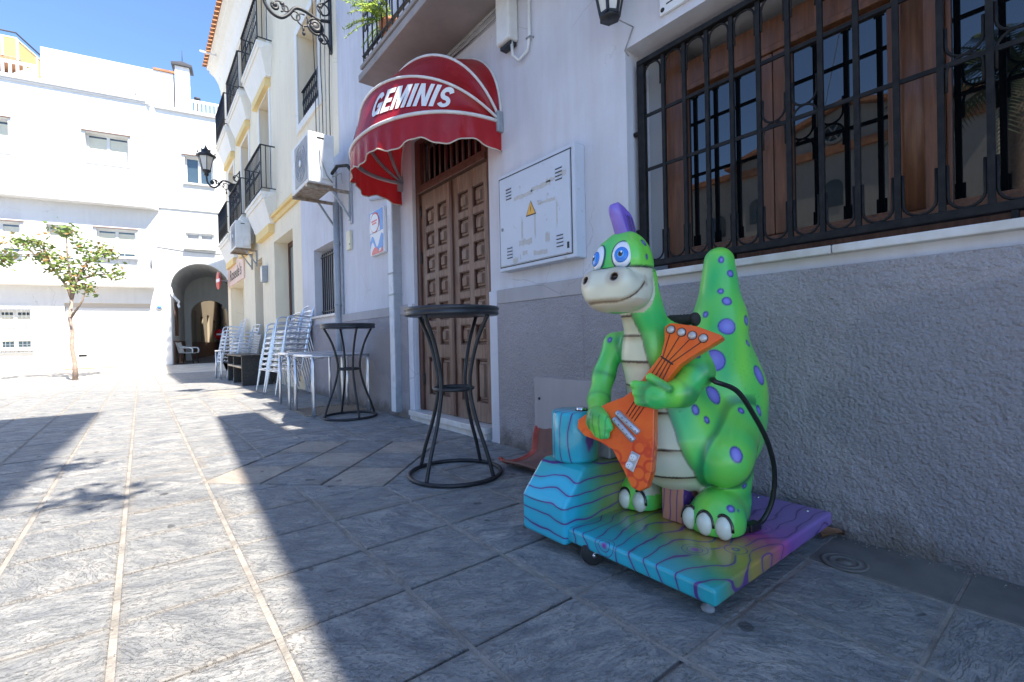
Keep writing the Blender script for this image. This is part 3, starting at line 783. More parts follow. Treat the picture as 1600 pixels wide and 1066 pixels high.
tri = lambda y, z, h, x: [(x, y-h*.55, z-h*.5), (x, y+h*.55, z-h*.5), (x, y, z+h*.5)]
for h, x, m in ((.115, cx0-.0095, M_ink), (.098, cx0-.0105, M_orangep)):
    mb = MB(); mb.add(tri(2.685, 1.845, h, x)+tri(2.685, 1.845, h, x+.001), [(0, 1, 2), (3, 5, 4), (0, 3, 4, 1), (1, 4, 5, 2), (2, 5, 3, 0)]); mb.build('warning_triangle', m, mc)
mb = MB(); x = cx0-.0113
bl = [(.008, .030), (-.006, .004), (.001, .002), (-.007, -.026), (.006, -.004), (-.001, -.001)]
mb.add([(x, 2.685-p[0], 1.838+p[1]) for p in bl], [(0, 1, 2), (3, 4, 5), (1, 2, 5, 4)]); mb.build('lightning_mark', M_ink, mc)
mb = MB(); mb.lathe([(.014, 0), (.014, .006), (.008, .006)], (cx0-.008, 3.065, 1.745), 14, (-1, 0, 0)); mb.build('lock', M_galv, mc)
mb = MB(); mb.lathe([(.005, 0), (.005, .002)], (cx0-.0135, 3.065, 1.745), 8, (-1, 0, 0)); mb.build('keyhole', M_ink, mc)
mb = MB(); mb.tube([(cx0-.014, 2.595, 1.875), (cx0-.016, 2.57, 1.872), (cx0-.016, 2.56, 1.855)], .005, 6); mb.build('latch', M_chrome, mc)
mb = MB(); mb.box(cx0-.0092, cx0-.0083, 2.262, 2.285, 1.475, 1.52); mb.build('sticker', M_ink, mc)
M_tape = pm('tape_residue', (.50, .47, .44), (.56, .54, .53), .8, 0, 25)
def rag(y0, y1, z0, z1, s_=0):
    rr_ = random.Random(int(y0*1000+z0*77)); n = 9; up = []; lo_ = []
    for k in range(n+1):
        y = y0+(y1-y0)*k/n; e = (z1-z0)*.22
        up.append((y, z1+s_*(y-y0)+rr_.uniform(-e, e))); lo_.append((y, z0+s_*(y-y0)+rr_.uniform(-e, e)))
    b = MB(); b.prism(lo_+up[::-1], lambda a, c: (cx0-.0090, a, c), lambda a, c: (cx0-.0082, a, c)); b.build('tape_residue', M_tape, mc)
for a in ((2.40, 2.50, 1.985, 2.010), (2.45, 2.68, 1.965, 1.995), (2.66, 2.90, 1.945, 1.975), (2.28, 2.37, 1.99, 2.03), (2.40, 2.60, 1.845, 1.865), (2.63, 2.646, 1.62, 1.80), (2.79, 2.81, 1.64, 1.78), (2.38, 2.392, 1.66, 1.83), (2.68, 2.84, 1.575, 1.62), (2.50, 2.66, 1.475, 1.51), (2.47, 2.52, 1.56, 1.62), (2.74, 2.80, 1.50, 1.53), (2.86, 2.93, 1.455, 1.49)): rag(*a)
mc.scale = (.097/.115, .90, .947); mc.location = (XW, 2.534, 1.386)
# ================================================================== other things on the near wall
jb = thing('junction_box', 'white plastic junction box with a grey cable on the wall right of the red awning', 'junction box', (XW, 2.88, 3.15))
mb = MB(); mb.box(XW-.10, XW-.002, 2.80, 2.97, 3.155, 3.60); mb.build('box', M_whiteplastic, jb, bevel=.018, seg=3)
mb = MB(); mb.box(XW-.07, XW-.01, 2.82, 2.95, 3.128, 3.152); mb.build('gland', M_blackplastic, jb)
mb = MB(); mb.tube([(XW-.05, 2.83, 3.15), (XW-.05, 2.82, 3.04), (XW-.03, 2.77, 2.985), (XW-.02, 2.68, 3.02), (XW-.02, 2.655, 3.12), (XW-.02, 2.65, 4.3)], .012, 8); mb.build('cable', M_whiteplastic, jb)
mb = MB()
for z in (3.10, 3.9): mb.tube([(XW-.0, 2.63, z), (XW-.035, 2.63, z), (XW-.035, 2.675, z), (XW, 2.675, z)], .006, 5)
mb.build('clip', M_galv, jb)
cb = thing('cable_bundle', 'bundle of old grey cables running along the wall under the grey balcony', 'cables', (XW, 3.4, 3.5))
for k in range(4):
    pts = [(XW-.015-.012*(k % 2), -1+i*.5, 3.545-k*.022+.012*math.sin(i*1.7+k)) for i in range(12)]
    mb = MB(); mb.tube(pts, .008, 6); mb.build('cable', M_cable, cb)
cb2 = thing('facade_cables', 'thin black cables hanging down the joint between the cream and lavender houses', 'cables', (XW, 7.2, 3))
for k in range(5):
    pts = [(XW-.03-.01*k, 7.25+.14*k+.06*math.sin(i*.9+k)*(i < 7), 8.5-i*.55) for i in range(10)]
    mb = MB(); mb.tube(pts, .007, 5); mb.build('cable', M_cable if k % 2 else M_blackplastic, cb2)
sg = thing('tile_sign', 'white sign plate with black line border and an orange mark above the barred window', 'sign', (XW, 1.3, 2.65))
mb = MB(); mb.box(XW-.02, XW-.002, .95, 1.545, 2.652, 3.05); mb.build('plate', M_whitep, sg, bevel=.003)
mb = MB(); mb.lathe([(.012, 0), (.012, .003)], (XW-.02, 1.525, 2.676), 14, (-1, 0, 0)); mb.build('screw_cap', M_ink, sg)
mb = MB(); mb.box(XW-.0225, XW-.0205, 1.0, 1.50, 2.694, 2.700); mb.build('border_line', M_ink, sg)
mb = MB(); mb.prism([(1.42, 2.72), (1.455, 2.735), (1.44, 2.80), (1.40, 2.84)], lambda a, b: (XW-.0225, a, b), lambda a, b: (XW-.0205, a, b)); mb.build('orange_mark', M_orangep, sg)
# lantern above the window edge
ln = thing('wall_lantern', 'black framed tapered lantern with cream glass on the near wall above the barred window', 'lantern', (XW-.15, 1.78, 2.7))
def hexr(r, z, c): return [(c[0]+r*math.cos(PI/3*k+PI/6), c[1]+r*math.sin(PI/3*k+PI/6), z) for k in range(6)]
lc = (XW-.17, 1.775)
for k in range(6):
    A, B = hexr(.055, 2.72, lc), hexr(.115, 3.02, lc); j = (k+1) % 6
    mb = MB(); mb.add([A[k], A[j], B[j], B[k]], [(0, 1, 2, 3)]); mb.build('pane', M_frost, ln)
    mb = MB(); mb.beam(A[k], B[k], .014, .014); mb.beam(A[k], A[j], .016, .016); mb.beam(B[k], B[j], .018, .018); mb.build('frame', M_iron, ln)
mb = MB(); mb.lathe([(.06, 2.700), (.062, 2.715), (.02, 2.72)], (*lc, 0), 6); mb.build('base_plate', M_iron, ln)
mb = MB(); mb.lathe([(.14, 3.03), (.07, 3.12), (.02, 3.20)], (*lc, 0), 6); mb.build('roof', M_iron, ln)
mb = MB(); mb.beam((lc[0], lc[1], 3.2), (lc[0], lc[1], 3.26), .02, .02); mb.beam((lc[0], lc[1], 3.25), (XW, lc[1], 3.25), .02, .02); mb.build('bracket', M_iron, ln)
mb = MB(); mb.tube([(XW-.006, 1.735, 2.70), (XW-.006, 1.80, 2.59), (XW+.03, 1.80, 2.57)], .004, 5); mb.tube([(lc[0]+.05, lc[1]-.02, 2.71), (XW-.006, 1.735, 2.70)], .004, 5); mb.build('wire', M_cable, ln)
# rectangular conduit left of the door
pc = thing('conduit_duct', 'weathered white rectangular cable duct with a torn foot beside the carved door', 'duct', (XW, 5.0, 0))
mb = MB(); mb.box(XW-.10, XW-.002, 4.985, 5.10, .06, 2.56); mb.build('duct', M_conduit, pc, bevel=.004)
mb = MB(); mb.box(XW-.095, XW-.003, 4.965, 4.984, .06, 2.56); mb.build('side_channel', M_greyduct, pc)
mb = MB(); mb.prism([(XW-.106, .06), (XW-.106, .34), (XW-.07, .37), (XW-.04, .30), (XW-.02, .12), (XW-.02, .06)], lambda a, b: (a, 4.958, b), lambda a, b: (a, 4.964, b)); mb.build('torn_plate', M_galv, pc)
mb = MB()
for z in (1.38, 1.62): mb.box(XW-.108, XW-.001, 4.960, 5.105, z, z+.018)
mb.build('strap', M_galv, pc)
# ice cream style advert panel
ad = thing('advert_panel', 'small white advert panel with a red ringed disc and blue swirls beside the white duct', 'sign', (XW, 5.53, 1.92))
mb = MB(); mb.box(XW-.05, XW-.002, 5.32, 5.745, 1.925, 2.475); mb.build('panel', M_whitep, ad, bevel=.012)
ax_ = XW-.051
def flat(poly, m, name, d=0.0): 
    b = MB(); b.prism(poly, lambda a, c: (ax_-.002-d, a, c), lambda a, c: (ax_-d, a, c)); return b.build(name, m, ad)
def discp(y, z, ry, rz, n=24): return [(y+ry*math.cos(2*PI*k/n), z+rz*math.sin(2*PI*k/n)) for k in range(n)]
flat([(5.335, 2.20), (5.735, 2.20), (5.735, 2.46), (5.335, 2.46)], M_blue, 'blue_field')
flat([(5.42, 2.205), (5.735, 2.205), (5.735, 2.30), (5.70, 2.45), (5.45, 2.40)], M_whitep, 'white_field', .0021)
flat(discp(5.57, 2.32, .14, .125), M_red, 'red_ring', .0043); flat(discp(5.575, 2.315, .125, .11), M_whitep, 'white_disc', .0064)
for k, zz in enumerate((2.33, 2.30)): flat([(5.49+.02*k, zz), (5.66-.02*k, zz), (5.66-.02*k, zz+.018), (5.49+.02*k, zz+.018)], M_pink, 'pale_line', .0085)
flat([(5.735, 2.12)]+[(5.735-.4*k/14, 2.09+.075*math.sin(k*.62)) for k in range(15)]+[(5.735-.4*k/14, 2.02+.075*math.sin(k*.62)) for k in range(14, -1, -1)], M_blue, 'blue_swirl')
flat([(5.34, 2.15), (5.38, 2.15), (5.42, 2.05), (5.50, 1.99), (5.34, 1.99)], M_blue, 'blue_swirl', .0004)
flat([(5.69, 1.935)]+[(5.68-.22*k/8, 1.96+.06*math.sin(k*.4)) for k in range(9)]+[(5.44, 1.935)], M_pink, 'red_blob', .003)
flat([(5.34, 1.935), (5.44, 1.935), (5.36, 2.0)], M_pink, 'red_blob', .003)
dbx = thing('cream_wall_box', 'small cream plastic box on the wall between the barred window and the advert panel', 'box', (XW, 6.57, 2.15))
mb = MB(); mb.box(XW-.04, XW-.002, 6.49, 6.64, 2.15, 2.41); mb.build('cover', pm('cream_plastic', (.72, .66, .48), None, .5), dbx, bevel=.006)
mb = MB(); mb.lathe([(.012, 0), (.012, .004)], (XW-.04, 6.51, 2.22), 10, (-1, 0, 0)); mb.build('keyhole', M_ink, dbx)
dp = thing('downpipe', 'grey painted downpipe on the lavender wall beside the small barred window', 'pipe', (XW, 6.98, 0))
mb = MB(); mb.tube([(XW-.06, 6.98, 0), (XW-.06, 6.98, 2.9)], .045, 12); mb.build('pipe', M_greyduct, dp)
mb = MB(); mb.tube([(XW-.02, 6.89, 0.05), (XW-.02, 6.89, 2.9)], .014, 8); mb.build('cable_pipe', M_galv, dp)
mb = MB()
for z in (.5, 1.4, 2.3): mb.lathe([(.052, -.015), (.052, .015)], (XW-.06, 6.98, z), 12)
mb.build('clip', M_galv, dp)

# ================================================================== AIR CONDITIONERS
def ac_unit(name, label, x, y, z, w=.86, d=.33, h=.66, br=True, wall=XW):
    t = thing(name, label, 'air conditioner', (x, y, z), 'air conditioning units on the facades')
    b = MB(); b.box(x, x+d, y, y+w, z, z+h); b.build('casing', M_whiteplastic, t, bevel=.015, seg=3)
    b = MB(); b.box(x-.006, x-.001, y+.07, y+.66, z+.05, z+h-.05); fg = b.build('fan_panel', M_acgrey, t)
    b = MB(); c = (x-.008, y+.365, z+h/2)
    for r in (.06, .12, .18, .24): b.tube([(c[0], c[1]+r*math.cos(a*PI/12), c[2]+r*math.sin(a*PI/12)) for a in range(24)], .004, 4, closed=True)
    for a in range(8): b.tube([(c[0], c[1]+.05*math.cos(a*PI/4), c[2]+.05*math.sin(a*PI/4)), (c[0], c[1]+.25*math.cos(a*PI/4), c[2]+.25*math.sin(a*PI/4))], .003, 4)
    b.build('fan_guard', M_greyduct, t)
    b = MB(); b.lathe([(.05, 0), (.045, .008)], c, 16, (-1, 0, 0)); b.build('fan_hub', M_whiteplastic, t)
    b = MB(); b.box(x+.11, x+.20, y-.004, y+.0, z+h-.08, z+h-.06); b.build('handle_slot', M_blackplastic, t)
    b = MB(); b.box(x+.16, x+.30, y-.03, y, z+.05, z+.22); b.build('valve_cover', M_whiteplastic, t, bevel=.01)
    if br:
        for yy in (y+.10, y+w-.10):
            b = MB(); b.beam((x-.02, yy, z-.035), (wall, yy, z-.035), .035, .04); b.build('bracket', M_rust, t)
            b = MB(); b.beam((wall-.02, yy, z-.42), (wall-.02, yy, z-.02), .04, .03); b.beam((wall-.25, yy, z-.05), (wall-.02, yy, z-.38), .022, .03); b.build('bracket_strut', M_galv, t)
        b = MB(); b.box(x, x+d, y+.06, y+w-.06, z-.016, z-.003); b.build('drip_tray', M_rust, t)
    return t
ac = ac_unit('air_conditioner', 'white air conditioner on rusty brackets left of the red awning', 1.76, 6.42, 2.97)
mb = MB(); mb.tube([(2.04, 6.41, 3.10), (2.09, 6.30, 3.19), (2.16, 6.12, 3.16), (2.24, 5.98, 2.95), (2.31, 5.88, 2.78), (2.335, 5.83, 2.74)], .022, 8); mb.build('insulated_hose', M_rubber, ac)
mb = MB(); mb.tube([(1.90, 6.40, 3.42), (1.91, 6.38, 3.25), (1.97, 6.36, 3.06), (2.05, 6.38, 2.98)], .008, 6); mb.tube([(2.04, 6.41, 3.06), (2.13, 6.28, 3.10), (2.13, 6.25, 2.96)], .01, 6); mb.build('cable', M_cable, ac)
mb = MB(); mb.beam((2.325, 5.20, 2.55), (2.325, 5.80, 2.66), .03, .02); mb.build('pipe_channel', M_greyduct, ac)
mb = MB(); mb.box(XW-.02, XW-.001, 6.45, 6.53, 2.5, 3.5); mb.box(XW-.02, XW-.001, 7.1, 7.18, 2.5, 3.5); mb.build('wall_rail', M_greyduct, ac)

# ================================================================== YELLOW HOUSE
yh = thing('cream_house', 'cream and yellow three storey house with iron balconies and shop openings beyond the lavender house', 'house', (XW, 13, 0))
H_up = [(7.80, 9.05, 4.78, 6.42), (11.45, 12.5, 4.08, 6.45), (13.95, 15.05, 4.08, 6.4), (16.45, 17.5, 4.08, 6.35),
        (11.5, 12.55, 7.27, 9.15), (13.95, 15.05, 7.27, 9.15), (16.45, 17.5, 7.27, 9.15), (7.80, 9.05, 7.6, 9.1)]
H_dn = [(9.72, 11.33, .48, 3.08), (12.62, 13.62, -.2, 2.95), (15.25, 17.75, -.2, 2.70)]
mb = MB(); wall_grid(mb, onwall(XW), 6.955, 18.35, 3.64, 9.4, H_up, .5); mb.build('wall', M_cream, yh)
mb = MB(); wall_grid(mb, onwall(XW), 9.105, 18.35, -.12, 3.64, H_dn, .5); mb.build('ground_floor_wall', M_cream, yh)
mb = MB(); mb.box(XW+.62, XW+6, 9.2, 18.3, -.1, 9.3); mb.box(XW+.62, XW+6, 7.0, 9.2, 3.7, 9.3); mb.build('core', M_dark, yh)
mb = MB(); mb.box(XW+.5, XW+6, 18.32, 18.35, -.1, 9.9); mb.build('end_wall', M_cream, yh)
mb = MB(); mb.box(XW-.10, XW, 9.0, 13.0, 3.56, 3.63); mb.box(XW-.05, XW, 9.0, 13.0, 3.47, 3.56); mb.build('cornice', M_yellow, yh, bevel=.01)
for (y0, y1, z0, z1) in H_up:
    b = MB(); w_ = .13
    for bx in ((y0-w_, y0, z0-(w_ if z0 in (4.78, 7.6) else 0), z1+w_), (y1, y1+w_, z0-(w_ if z0 in (4.78, 7.6) else 0), z1+w_), (y0, y1, z1, z1+w_)): b.box(XW-.025, XW+.01, *bx)
    if z0 in (4.78, 7.6): b.box(XW-.04, XW+.01, y0, y1, z0-w_, z0)
    b.build('window_surround', M_creamw, yh, bevel=.006)
    b = MB(); x = XW+.42
    for bx in ((y0, y0+.08, z0, z1), (y1-.08, y1, z0, z1), (y0+.08, y1-.08, z1-.08, z1), (y0+.08, y1-.08, z0, z0+.08), ((y0+y1)/2-.05, (y0+y1)/2+.05, z0+.08, z1-.08)): b.box(x, x+.06, *bx)
    wn = b.build('window', M_tan, yh, bevel=.006)
    b = MB(); b.box(x+.03, x+.036, y0+.07, y1-.07, z0+.07, z1-.07); b.build('pane', M_glass2, wn)
# window A rail
def scroll_rail(y0, y1, z0, z1, x, parent, n, ends=None, name='railing'):
    b = MB(); b.beam((x, y0, z1), (x, y1, z1), .045, .016); b.beam((x, y0, z0), (x, y1, z0), .03, .014)
    if ends:
        for yy in (y0, y1):
            b.beam((x, yy, z1), (ends, yy, z1), .04, .016); b.beam((x, yy, z0), (ends, yy, z0), .03, .014); b.beam((x, yy, z0), (x, yy, z1), .02, .02)
    rl_ = b.build(name, M_iron, parent)
    ro = Vector(ORG[rl_.name]); b = MB(); b.tube([(0, 0, z0), (0, 0, z1)], .009, 5)
    zc = (z0+z1)/2; q = .055
    for sg_ in (1, -1): b.tube([(0, sg_*.028+.024*math.cos(a*PI/4), zc+sg_*.09+.05*math.sin(a*PI/4)) for a in range(8)], .006, 4, closed=True)
    me_ = b.mesh('bar', M_iron)
    for k in range(n):
        o_ = link_mesh('bar', me_, rl_); o_.location = Vector((x, y0+(y1-y0)*(k+.5)/n, 0))-ro
    if ends:
        b = MB(); b.tube([(0, 0, z0), (0, 0, z1)], .009, 5); me2 = b.mesh('bar', M_iron)
        for yy in (y0, y1):
            for k in (1, 2):
                o_ = link_mesh('bar', me2, rl_); o_.location = Vector((x+(ends-x)*k/3, yy, 0))-ro
    return rl_
scroll_rail(7.82, 9.03, 4.82, 5.40, XW+.06, yh, 12)
for (y0, y1, zt) in ((11.0, 12.92, 4.08), (13.5, 15.5, 4.08), (16.0, 17.95, 4.08), (11.05, 13.0, 7.27), (13.5, 15.5, 7.27), (16.0, 17.95, 7.27)):
    b = MB()
    prof = [(XW, zt-.62), (XW-.10, zt-.62), (XW-.24, zt-.15), (XW-.27, zt-.15), (XW-.27, zt-.06), (XW-.30, zt-.06), (XW-.30, zt), (XW, zt)]
    def taper(a, bb, end):
        k = max(0, min(1, (zt-.15-bb)/.47)); yy = (y0+.16*k) if end == 0 else (y1-.16*k); return (a, yy, bb)
    b.prism(prof, lambda a, bb: taper(a, bb, 0), lambda a, bb: taper(a, bb, 1)); b.build('balcony_slab', M_creamw, yh)
    b = MB(); b.box(XW-.12, XW, y0+.25, y1-.25, zt-.80, zt-.622); b.build('balcony_corbel', M_yellow, yh)
    scroll_rail(y0+.03, y1-.03, zt+.08, zt+.98, XW-.275, yh, 14, ends=XW)
# curved cornice, eave tiles
prof = [(XW+.4, 9.2), (XW, 9.2), (XW-.05, 9.22), (XW-.06, 9.36), (XW-.12, 9.58), (XW-.24, 9.78), (XW-.36, 9.86), (XW-.36, 9.93), (XW-.44, 9.95), (XW-.44, 10.02), (XW+.4, 10.3)]
mb = MB(); mb.prism(prof, lambda a, b: (a, 6.96, b), lambda a, b: (a, 18.40, b)); mb.build('eave_cornice', M_creamw, yh)
mb = MB(); mb.prism([(XW-.46, 10.022), (XW+6, 11.4), (XW+6, 11.32), (XW+.45, 10.0)], lambda a, b: (a, 6.94, b), lambda a, b: (a, 18.42, b)); roof = mb.build('roof', M_roof, yh)
b = MB(); pts = [(.09*math.cos(PI*k/6), .07*math.sin(PI*k/6)) for k in range(7)]+[(.075*math.cos(PI*k/6), .055*math.sin(PI*k/6)) for k in range(6, -1, -1)]
b.prism(pts, lambda a, c: (XW-.56, a, 10.005+c), lambda a, c: (XW+.1, a, 10.14+c)); tme = b.mesh('roof_tile', M_roof, (XW, 0, 10))
for k in range(52):
    o = link_mesh('roof_tile', tme, roof); o.location = Vector((XW, 7.05+k*.2205, 10))-Vector(ORG[roof.name])
mb = MB(); mb.box(XW-.75, XW-.3, 17.05, 17.10, 9.80, 9.84); mb.build('waste_spout', M_whiteplastic, yh)
# shop front pieces
b = MB(); x = XW+.28
for bx in ((9.72, 9.82, .48, 3.08), (11.23, 11.33, .48, 3.08), (9.82, 11.23, 2.98, 3.08), (9.82, 11.23, .48, .6)): b.box(x, x+.07, *bx)
sw_ = b.build('window', M_doordark, yh, bevel=.006); b = MB(); b.box(x+.03, x+.037, 9.8, 11.25, .58, 3.0); b.build('pane', M_shopglass, sw_)
b = MB(); b.box(XW+.3, XW+.36, 12.62, 13.62, -.1, 2.95); b.build('door', M_doordark, yh)
b = MB(); b.box(XW+.34, XW+.4, 15.25, 17.75, -.1, 2.70); b.build('roller_shutter', M_cream, yh)
b = MB(); b.box(XW-.04, XW-.001, 15.0, 17.95, 2.72, 3.42); sgn = b.build('shop_sign', pm('pinkish_sign_board', (.80, .55, .46), (.84, .64, .54), .6, 0, 2), yh, bevel=.01)
me = text_mesh("Rosede's", 1.0, .15, .012); a0, a1, c0, c1 = text_size(me)
place_text(me, lambda u, v: Vector((XW-.046, 17.5-(u-a0)/(a1-a0)*2.2, 2.86+(v-c0)/(c1-c0)*.36)), 'lettering', M_ink, yh)
ac2 = ac_unit('air_conditioner', 'grey white air conditioner under a balcony of the cream house above the shop doors', 1.86, 13.1, 3.22, w=.85, br=True)
wl = thing('wall_light', 'small dark box lamp on the pillar of the cream house', 'lamp', (XW, 12.1, 2.3))
b = MB(); b.box(XW-.12, XW-.002, 12.02, 12.22, 2.28, 2.66); b.build('housing', M_galv, wl, bevel=.01); b = MB(); b.box(XW-.125, XW-.119, 12.04, 12.20, 2.32, 2.62); b.build('diffuser', M_frost, wl)
rsn = thing('round_road_sign', 'round red and white road sign seen edge on at the corner of the archway', 'road sign', (XW-.25, 18.6, 2.6))
b = MB(); b.lathe([(.29, 0), (.29, .02)], (XW-.30, 18.0, 2.95), 28, (-.995, -.10, 0)); b.build('red_disc', M_red, rsn)
b = MB(); b.obox((XW-.324, 17.997, 2.95), (-.10, .995, 0), (-.995, -.10, 0), (0, 0, 1), .22, .004, .05); b.build('white_bar', M_whitep, rsn)
b = MB(); b.beam((XW-.285, 18.0, 2.95), (XW, 18.0, 2.95), .03, .03); b.build('bracket', M_galv, rsn)

# ================================================================== STREET LAMPS ON BRACKETS
def street_lamp(label, y, z, kx=1.0):
    t = thing('street_lamp', label, 'street lamp', (XW, y, z), 'ornate street lamps on wall brackets')
    P = lambda x, zz: (XW-x*kx, y, z+zz)
    b = MB(); b.box(XW-.03, XW-.001, y-.025, y+.025, z-.02, z+.82); b.build('wall_plate', M_iron, t)
    arm = [P(.02, .46), P(.20, .42), P(.38, .47), P(.52, .46), P(.62, .33), P(.72, .25), P(.84, .27), P(.93, .38), P(.95, .55)]
    # smooth the arm
    pts = []
    for i in range(len(arm)-1):
        p0, p1, p2, p3 = [Vector(arm[min(max(i+q, 0), len(arm)-1)]) for q in (-1, 0, 1, 2)]
        for k in range(5):
            u = k/5; pts.append(.5*((2*p1)+(p2-p0)*u+(2*p0-5*p1+4*p2-p3)*u*u+(3*p1-p0-3*p2+p3)*u**3))
    pts.append(Vector(arm[-1]))
    b = MB(); b.tube(pts, .024, 8); b.build('arm', M_iron, t)
    b = MB()
    def ring(cx, cz, r, th=.012, a0=0, a1=2*PI): b.tube([P(cx+r*math.cos(a0+(a1-a0)*k/16), cz+r*math.sin(a0+(a1-a0)*k/16)) for k in range(17)], th, 6)
    ring(.24, .30, .11, .018); ring(.24, .30, .06, .035); ring(.12, .60, .085); ring(.13, .16, .07); ring(.42, .33, .085, .012, -PI, PI*.6); ring(.52, .35, .06, .011); ring(.74, .40, .07, .011, -PI*.2, PI*1.4); ring(.80, .38, .04, .02); ring(.66, .40, .04)
    b.tube([P(.03, .02), P(.06, .12), P(.16, .24), P(.30, .22), P(.36, .40)], .014, 6); b.tube([P(.03, .78), P(.10, .70), P(.17, .58), P(.12, .50)], .013, 6)
    b.tube([P(.42, .25), P(.41, .16)], .014, 6); b.ell(P(.41, .14), (.025, .025, .03), 8, 6); b.ell(P(.24, .30), (.075, .03, .075), 12, 8)
    for cx, cz in ((.80, .40), (.70, .45), (.17, .62), (.16, .14)): b.ell(P(cx, cz), (.035, .02, .03), 8, 6)
    b.build('scrollwork', M_iron, t)
    c = P(.95, 0); c = (c[0], c[1])
    b = MB(); b.lathe([(.03, .53), (.07, .56), (.05, .60), (.09, .64), (.115, .66), (.115, .69)], (*c, z), 6); b.build('lantern_base', M_iron, t)
    A = [(q[0], q[1], q[2]) for q in hexr(.105, z+.69, c)]; B = [(q[0], q[1], q[2]) for q in hexr(.195, z+1.06, c)]
    for k in range(6):
        j = (k+1) % 6
        b = MB(); b.add([A[k], A[j], B[j], B[k]], [(0, 1, 2, 3)]); b.build('pane', M_frost, t)
        b = MB(); b.beam(A[k], B[k], .018, .018); b.beam(B[k], B[j], .03, .03); b.build('frame', M_iron, t)
    b = MB(); b.lathe([(.25, 1.055), (.245, 1.10), (.15, 1.16), (.11, 1.20), (.12, 1.24), (.06, 1.27), (.025, 1.33), (.012, 1.38)], (*c, z), 6); 
    for k in range(6):
        q = hexr(.235, z+1.11, c)[k]; b.lathe([(.02, 0), (.018, .03), (.004, .07)], q, 6)
        q = hexr(.115, z+1.24, c)[k]; b.lathe([(.014, 0), (.004, .05)], q, 6)
    b.build('lantern_roof', M_iron, t)
    return t
street_lamp('black ornate lamp bracket on the near end of the cream house, lantern out of view', 7.165, 5.19, .97)
street_lamp('black ornate street lamp with its lantern in view against the white house', 15.43, 5.0, .86)

# ================================================================== POTTED FERN ON THE BALCONY
M_fern = pm('fern_green', (.22, .40, .04), (.50, .58, .08), .6, 0, 12)
M_terra = pm('terracotta_pot', (.42, .15, .08), (.52, .22, .12), .8, 0, 9)
fr = thing('potted_fern', 'feathery yellow green fern in a terracotta pot trailing through the grey balcony railing', 'potted plant', (2.02, 4.35, 3.74))
b = MB(); b.lathe([(.08, 0), (.12, .20), (.135, .20), (.135, .24), (.11, .24), (.10, .20)], (2.02, 4.35, 3.741), 20); b.build('pot', M_terra, fr)
rg = random.Random(11)
for k in range(15):
    a = rg.uniform(PI*.55, PI*1.45); L_ = rg.uniform(.38, .66); c0 = Vector((2.02, 4.35, 3.96)); d = Vector((math.cos(a), math.sin(a)*.7, 0))
    if k < 4: d = Vector((-1, .12*(k-1), 0)); L_ = .62+.05*k
    pts = [c0+d*L_*u+Vector((0, 0, .26*u*L_*2-.62*u*u*L_*(.6 if k < 4 else 1.1))) for u in [i/12 for i in range(13)]]
    b = MB(); b.tube(pts, .003, 4)
    for i in range(1, 12):
        for q in range(16):
            p = pts[i].lerp(pts[min(i+1, 12)], q/9); an = rg.uniform(0, 2*PI); ln_ = .055*(1-.5*i/12)*rg.uniform(.6, 1.2)
            e = Vector((rg.uniform(-1, 1), rg.uniform(-1, 1), rg.uniform(-1, 1))).normalized()*ln_; w_ = e.orthogonal().normalized()*.0055
            b.add([p-w_, p+w_, p+e], [(0, 1, 2)])
    b.build('frond', M_fern, fr)

# ================================================================== WHITE HOUSE WITH ARCHWAY (far end)
wh = thing('white_house', 'dazzling white three storey house with garage and vaulted archway closing the street', 'house', tuple(F0))
ARC_S0, ARC_S1, ARC_Z, ARC_R = -.06, 1.90, 3.08, .98
def fbox(mb, s0, s1, d0, d1, z0, z1):
    q = [fm(s0, z0, d0), fm(s1, z0, d0), fm(s1, z0, d1), fm(s0, z0, d1), fm(s0, z1, d0), fm(s1, z1, d0), fm(s1, z1, d1), fm(s0, z1, d1)]
    mb.add(q, [(0,3,2,1),(4,5,6,7),(0,1,5,4),(1,2,6,5),(2,3,7,6),(3,0,4,7)])
low_holes = [(-4.83, -4.01, .86, 2.17), (-3.13, -.69, .0, 2.45), (ARC_S0, ARC_S1, -.2, ARC_Z+ARC_R+.05), (-2.21, -1.08, 4.16, 5.16), (-5.2, -4.21, 4.14, 5.16), (-3.55, -2.85, 3.95, 5.19), (.46, 1.40, 4.65, 5.26), (.47, 1.41, 7.2, 8.27), (-8.4, -7.0, 1, 2.4), (-8, -6.6, 4.1, 5.2)]
low_holes = [h for h in low_holes if h[3] < 6.5]
mb = MB(); wall_grid(mb, lambda a, b, d: fm(a, b, d), -11, 3.2, -.2, 6.12, low_holes, .3)
# arch spandrels
n = 20; cs = (ARC_S0+ARC_S1)/2; rad = (ARC_S1-ARC_S0)/2
for k in range(n):
    a0, a1 = PI*k/n, PI*(k+1)/n
    p0 = (cs+rad*math.cos(a0), ARC_Z+ARC_R*math.sin(a0)); p1 = (cs+rad*math.cos(a1), ARC_Z+ARC_R*math.sin(a1)); zt = ARC_Z+ARC_R+.05
    q = [fm(p0[0], p0[1], 0), fm(p1[0], p1[1], 0), fm(p1[0], zt, 0), fm(p0[0], zt, 0)]; q2 = [fm(p0[0], p0[1], .3), fm(p1[0], p1[1], .3), fm(p1[0], zt, .3), fm(p0[0], zt, .3)]
    mb.add(q+q2, [(0, 1, 2, 3), (7, 6, 5, 4), (0, 4, 5, 1)])
mb.build('wall', M_white, wh)
